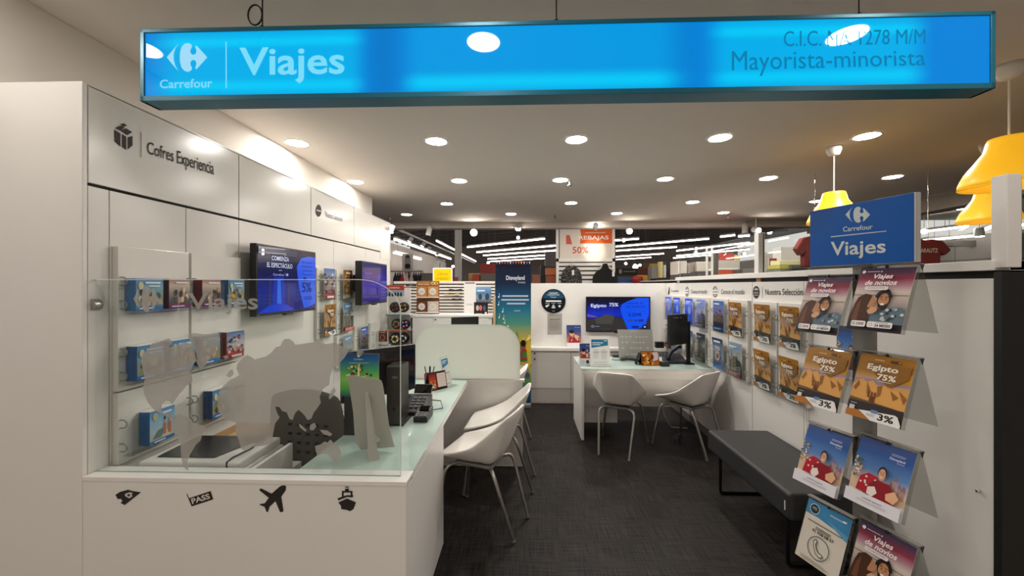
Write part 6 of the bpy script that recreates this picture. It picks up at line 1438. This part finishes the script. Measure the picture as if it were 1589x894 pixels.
# clothes rail far left
YR_ = 9.6
r0, r1 = on_y(611, 421, YR_), on_y(656, 424, YR_)
rk = thing('clothes_rail', 'chrome clothes rail with hanging garments at the far left', 'clothes rail', ((r0.x + r1.x) / 2, YR_, 0))
M().tube([(r0.x - .2, YR_, r0.z), (r1.x, YR_, r0.z)], .018, 8).build('rail', CHROME, rk)
for x in (r0.x - .2, r1.x): M().tube([(x, YR_, 0), (x, YR_, r0.z)], .02, 8).build('post', CHROME, rk)
cw = ['#17161a', '#2a2530', '#1a1a22', '#8f2a30', '#cfc4bd', '#d9a9a4', '#1d1c20', '#b5adac', '#23202a', '#1a181c', '#3a3036', '#15141a']
cn = ['black', 'dark plum', 'inky black', 'dark red', 'off white', 'pale pink', 'black knitted', 'light grey', 'deep navy', 'jet black', 'brown grey', 'midnight black']
for i in range(12):
    x = 613 + i * 3.6; garment(x, 423, 443, 2.4, 3.4, YR_ - .02 - .004 * (i % 2), mat('cloth_%d' % i, cw[i], .9), '%s garment, number %s along the far left clothes rail' % (cn[i], ['one', 'two', 'three', 'four', 'five', 'six', 'seven', 'eight', 'nine', 'ten', 'eleven', 'twelve'][i]), 'h', 'garments on the far left rail', 'hanging_garment')
def art_model(a):
    a.grad(0, 1, [(0, '#b5ada4'), (1, '#cfc8c0')]); a.poly([(.2, .1), (.8, .1), (.75, .8), (.6, .95), (.4, .95), (.25, .8)], '#8a857f'); a.ell(.5, .32, .25, .14, '#1d1b1b'); a.ell(.5, .85, .2, .08, '#3a3532')
px_sheet('fashion_poster', 'grey fashion poster standing behind the clothes rail at the far left', 'poster', 624, 394, 641, 422, 9.8, art_model, .02)
p0, p1 = on_y(628, 422, 9.83), on_y(637, 422, 9.83); M().box(p0.x, p1.x, 9.83, 9.86, 0, p0.z + .3).build('poster_stand', GREYMET, rk)
# shelving carrying the goods
gondola(1048, 1166, 434, 6.4, 'long pale shelving behind the glass carrying dark tubs and cartons', '#bdb6ae', 2.0)
gondola(1168, 1268, 423, 5.1, 'pale shelving right of the white glass post carrying books', '#c4beb6', 1.2)
gondola(655, 765, 441.5, 8.7, 'pale shelving beyond the slatted wall', '#8f877e', 1.4)
gondola(826, 862, 441.5, 9.1, 'pale shelving between the banner and the sale fixture', '#8f877f', 1.3)
gondola(962, 1047, 441.5, 8.7, 'pale shelving right of the sale fixture', '#857d76', 1.3)
# scattered goods of the far shop, each where the photo shows it
for g_ in [(654, 424, 672, 440, 8.8, .4, '#4a4440', 'goods_box', 'dark grey box beside the yellow sign at the far left', 'box'),
           (672, 404, 682, 441, 9.4, .3, '#d6cfc6', 'goods_box', 'pale packet above the yellow sign, left one', 'box'), (683, 407, 688, 441, 9.4, .3, '#c9c2b8', 'goods_box', 'pale packet above the yellow sign, right one', 'box'),
           (745, 409, 771, 424, 11.0, .1, '#a5302a', 'red_banner', 'red hanging panel left of the banner top', 'banner'), (748, 424, 772, 441, 9.4, .4, '#544c46', 'goods_box', 'dark grey box left of the banner', 'box'),
           (727, 424, 745, 441, 9.8, .4, '#b98a3a', 'goods_box', 'ochre box beyond the slatted wall', 'box'), (733, 426, 744, 441, 9.5, .2, '#9c2f28', 'red_bag', 'small dark red bag in front of the ochre box', 'bag'),
           (705, 430, 710, 441, 9.0, .1, '#8f2f30', 'goods_box', 'small red box by the pale column', 'box'),
           (826, 426, 838, 441, 9.2, .3, '#7a4230', 'goods_box', 'rust brown box right of the banner', 'box'), (847, 416, 863, 427, 9.4, .3, '#c9713a', 'goods_box', 'orange carton left of the sale fixture, upper', 'box'), (848, 428, 863, 441, 9.4, .3, '#a5532f', 'goods_box', 'darker orange carton left of the sale fixture, lower', 'box'),
           (839, 412, 846, 441, 10.5, .3, '#2b2728', 'dark_rack', 'narrow dark rack left of the orange cartons', 'rack'), (846, 391, 862, 414, 13, .3, '#8f8986', 'grey_banner', 'small grey hanging panel left of the sale fixture', 'banner'),
           (958, 430, 990, 441, 9.3, .4, '#27406a', 'goods_box', 'dark blue box right of the black top', 'box'), (957, 438, 982, 446, 9.1, .2, '#3f5f94', 'goods_box', 'lower mid blue box right of the black top', 'box'),
           (988, 427, 1005, 441, 9.9, .3, '#d0a22a', 'goods_bag', 'yellow bag behind the round red basket', 'bag'), (990, 416, 1005, 428, 11.5, .1, '#7d3a2a', 'brown_banner', 'brown red hanging panel beyond the yellow bag', 'banner'),
           (1000, 408, 1010, 416, 11.6, .1, '#8f5a2a', 'ochre_banner', 'small ochre hanging strip above the yellow bag', 'banner'), (1011, 413, 1020, 432, 10.6, .3, '#b5b0a4', 'grey_column', 'grey upright panel left of the bottles', 'panel'), (1011, 409, 1021, 413, 10.6, .2, '#d9b52c', 'goods_box', 'yellow box on top of the grey upright panel', 'box'),
           (1018, 432, 1048, 436, 8.66, .4, '#1d1a1a', 'dark_tray', 'dark tray board under the bottles', 'tray'), (1018, 437, 1028, 446, 8.7, .3, '#3a3236', 'goods_box', 'dark patterned box below the bottle shelf', 'box'), (1029, 437, 1039, 446, 8.7, .3, '#a5675a', 'goods_box', 'pinkish box below the bottle shelf', 'box'), (1040, 436, 1047, 446, 8.7, .3, '#cfc9c2', 'goods_box', 'white box below the bottle shelf', 'box'),
           (1024, 406, 1029, 431, 8.8, .15, '#d6c78a', 'tall_bottle', 'tall cream packet, first on the bottle shelf', 'packet'), (1030, 411, 1034, 431, 8.8, .15, '#d0d0c6', 'tall_bottle', 'white packet, second on the bottle shelf', 'packet'), (1035, 404, 1043, 431, 8.8, .2, '#1a1718', 'dark_dummy', 'black figure shaped packet on the bottle shelf', 'packet'),
           (1052, 405, 1066, 434, 7.6, .4, '#cdc6bd', 'pale_carton', 'pale carton behind the glass, left end', 'carton'), (1067, 410, 1079, 435, 7.9, .4, '#9d948b', 'pale_carton', 'greyer carton behind the glass, second from the left', 'carton'), (1081, 406, 1111, 435, 7.8, .5, '#d3cec6', 'pale_carton', 'wide white carton behind the glass', 'carton'),
           (1111, 392, 1115, 428, 6.3, .1, '#4a4643', 'dark_post', 'dark upright post behind the glass', 'post'), (1116, 404, 1148, 434, 7.2, .5, '#c6c0b8', 'pale_carton', 'long pale carton above the orange box', 'carton'), (1116, 393, 1139, 403.9, 7.3, .3, '#a8382c', 'red_goods', 'red packets lying on the long pale carton', 'packet'),
           (1140, 396, 1148, 403.9, 7.3, .2, '#c9a85a', 'goods_box', 'ochre packet beside the red packets', 'packet'),
           (1116, 418.5, 1144, 428, 6.6, .3, '#e0562c', 'orange_box', 'orange box with white lid behind the glass', 'box'), (1115, 416, 1146, 418.8, 6.58, .34, '#e0dcd5', 'box_lid', 'white lid lying on the orange box behind the glass', 'lid'),
           (1050, 426, 1062, 434, 6.8, .3, '#37343a', 'dark_tub', 'dark tub behind the glass, leftmost', 'tub'), (1063, 424, 1082, 433, 6.8, .3, '#3f3d40', 'dark_tub', 'dark tub behind the glass, second', 'tub'), (1083, 421, 1110, 431, 6.8, .3, '#4a4b4e', 'dark_tub', 'wide grey tub behind the glass, third', 'tub'), (1147, 418, 1163, 427, 6.42, .3, '#4c4b4b', 'dark_tub', 'dark tub left of the white glass post', 'tub'), (1171, 416, 1184, 425, 5.5, .3, '#55524f', 'dark_tub', 'dark tub right of the white glass post', 'tub'),
           (1185, 391, 1209, 424, 6.2, .05, '#cbc5bd', 'pale_board', 'pale board behind the small red poster', 'board'), (1212, 383, 1243, 424, 5.9, .2, '#cfcac3', 'pale_carton', 'tall pale carton behind the books', 'carton'),
           (1210, 404, 1243, 411, 5.2, .2, '#d3cc96', 'lying_book', 'pale yellow lying book on the stack beyond the glass', 'book'), (1210, 411.2, 1235, 417, 5.2, .25, '#a9a24a', 'lying_book', 'olive lying book, middle of the stack', 'book'), (1211, 417.2, 1258, 422, 5.2, .3, '#6c7160', 'lying_book', 'grey green lying book, bottom of the stack', 'book'), (1228, 411.2, 1258, 417, 5.15, .25, '#4d564f', 'lying_book', 'dark green lying book leaning over the stack', 'book')]:
    goods(*g_)
for c_ in (989,):
    p = on_y(c_, 433.5, 9.0); tag(M().lathe([(.001, -.12), (.09, -.12), (.13, 0), (.12, .06), (.001, .07)], tuple(p), 20).build('red_basket', mat('red_lacquer', '#8f1f1c', .4)), 'round dark red basket before the yellow bag', 'basket')
def art_dark(a): a.rect(0, 0, 1, 1, '#25221f'); a.ring(.22, .55, .07, .3, .25, '#cfc7a8', 16); a.ell(.22, .55, .03, .14, '#cfc7a8', 10); a.rect(.36, .5, .9, .6, '#8a8374')
px_sheet('dark_sign', 'black sign with pale ring emblem right of the black top', 'sign', 955, 416, 990, 428, 10.0, art_dark, .03)
def art_redposter(a): a.rect(0, 0, 1, 1, '#8c2420'); a.rect(.1, .1, .6, .9, '#a03a34'); a.ell(.32, .6, .16, .25, '#d9c9c0', 10); a.rect(.2, .2, .45, .3, '#d9c9c0'); a.ell(.8, .4, .12, .2, '#d0a030', 10); a.ell(.8, .7, .1, .12, '#c9b060', 10)
px_sheet('red_poster', 'small red poster with pale figure beyond the glass', 'poster', 1193.5, 401, 1208.5, 421, 6.0, art_redposter, .01)
# white step ladder frame
p0, p1 = on_y(1097, 428, 6.3), on_y(1105, 389, 6.3)
ld = thing('white_ladder', 'white ladder frame standing behind the glass', 'ladder', tuple(p0))
for x in (p0.x, p1.x): M().tube([(x, 6.3, 0), (x, 6.3, p1.z + .04)], .018, 8).build('upright', WHITEP, ld)
for k in range(9): M().tube([(p0.x, 6.3, .25 + k * .22), (p1.x, 6.3, .25 + k * .22)], .013, 8).build('rung', WHITEP, ld)
# red t-shirts on hangers beyond the glass
RED = mat('red_cotton', '#6d201d', .9, noise=.05)
def tshirt(x0, x1, y0, y1, Y, label, txt=None):
    cx, w_ = (x0 + x1) / 2, (x1 - x0) / 2
    t = thing('red_t_shirt', label, 'clothing', tuple(on_y(cx, y1, Y)), 0, 'red t-shirts beyond the right glass'); h = y1 - y0
    pr = [(-.55, 1), (-.55, .52), (-.72, .64), (-1, .42), (-.62, .06), (-.22, 0), (0, .07), (.22, 0), (.62, .06), (1, .42), (.72, .64), (.55, .52), (.55, 1)]
    P_ = [on_y(cx + x * w_, y0 + y * h, Y) for x, y in pr]
    M().prism(P_, (0, .09, 0)).build('garment', RED, t, bevel=.02)
    if txt:
        q0, q1 = on_y(cx - w_ * .42, y0 + h * .52, Y), on_y(cx + w_ * .4, y0 + h * .36, Y)
        a = Art((q0.x, Y - .0015, q0.z), (q1.x - q0.x, 0, 0), (0, 0, q1.z - q0.z)); a.text(txt, 0, 0, 1, 1, '#cfc4bd', bold=.02); a.m.build('lettering', MATTE, t)
    M().tube([on_y(cx, y0 + h * .05, Y + .05), (on_y(cx, y0, Y + .05).x, Y + .05, ZC)], .003, 6).build('hanger_hook', CHROME, t)
tshirt(1402, 1478, 370.5, 412, 4.3, 'red t-shirt with white lettering just right of the blue stand sign', 'ZARAUTZ')
tshirt(1237, 1292, 366, 414, 4.6, 'dark red t-shirt hanging just left of the blue stand sign')
goods(1450, 373, 1532, 382.5, 8.6, .1, '#6d6862', 'air_duct', 'long grey panel hanging behind the yellow pendants', 'duct')
for i, (x0, y0, x1, y1) in enumerate(((1433, 358, 1503, 350.5), (1436, 371.5, 1514, 366.5), (1525, 357, 1546, 355), (1572, 355.5, 1589, 354))):
    p = on_y(x0, y0, 9.0); q = on_y(x1, y1, 8.2); q.z = p.z
    t = thing('strip_light', ['upper strip light behind the red t-shirt', 'lower strip light behind the red t-shirt', 'short strip light left of the near white post', 'short strip light right of the near white post'][i], 'strip light', tuple(p), 0, 'strip lights of the right shop')
    d = q - p; M().obox(p, d, (0, .08, 0), (0, 0, -.04)).build('diffuser', LAMPL, t); M().obox(p, d, (0, .1, 0), (0, 0, .05)).build('housing', WHITEP, t); M().tube([p + d * .5, (p.x + d.x * .5, p.y + d.y * .5, 5.0)], .005, 5).build('wire', GREYP, t)
spot_head(1434, 359, 7.6, (3.0, 3, 1.6), True, 'bright spotlight at the right edge of the blue stand sign', .05)
spot_head(1520, 367, 6.6, (7.4, 6.5, 0), True, 'spotlight hanging below the farther yellow pendant', .06, .14)
# mannequin bust behind the near glass return
b = on_y(1579, 388, 2.3); p0 = on_y(1579, 412, 2.3)
tag(M().lathe([(.001, 0), (.05, 0), (.075, .03), (.07, .09), (.045, .12), (.05, .15), (.03, .19), (.001, .2)], (p0.x, 2.3, 1.652), 20).build('dark_vase', mat('dark_glaze', '#3a3634', .3)), 'dark rounded jar behind the glass at the right edge', 'jar')
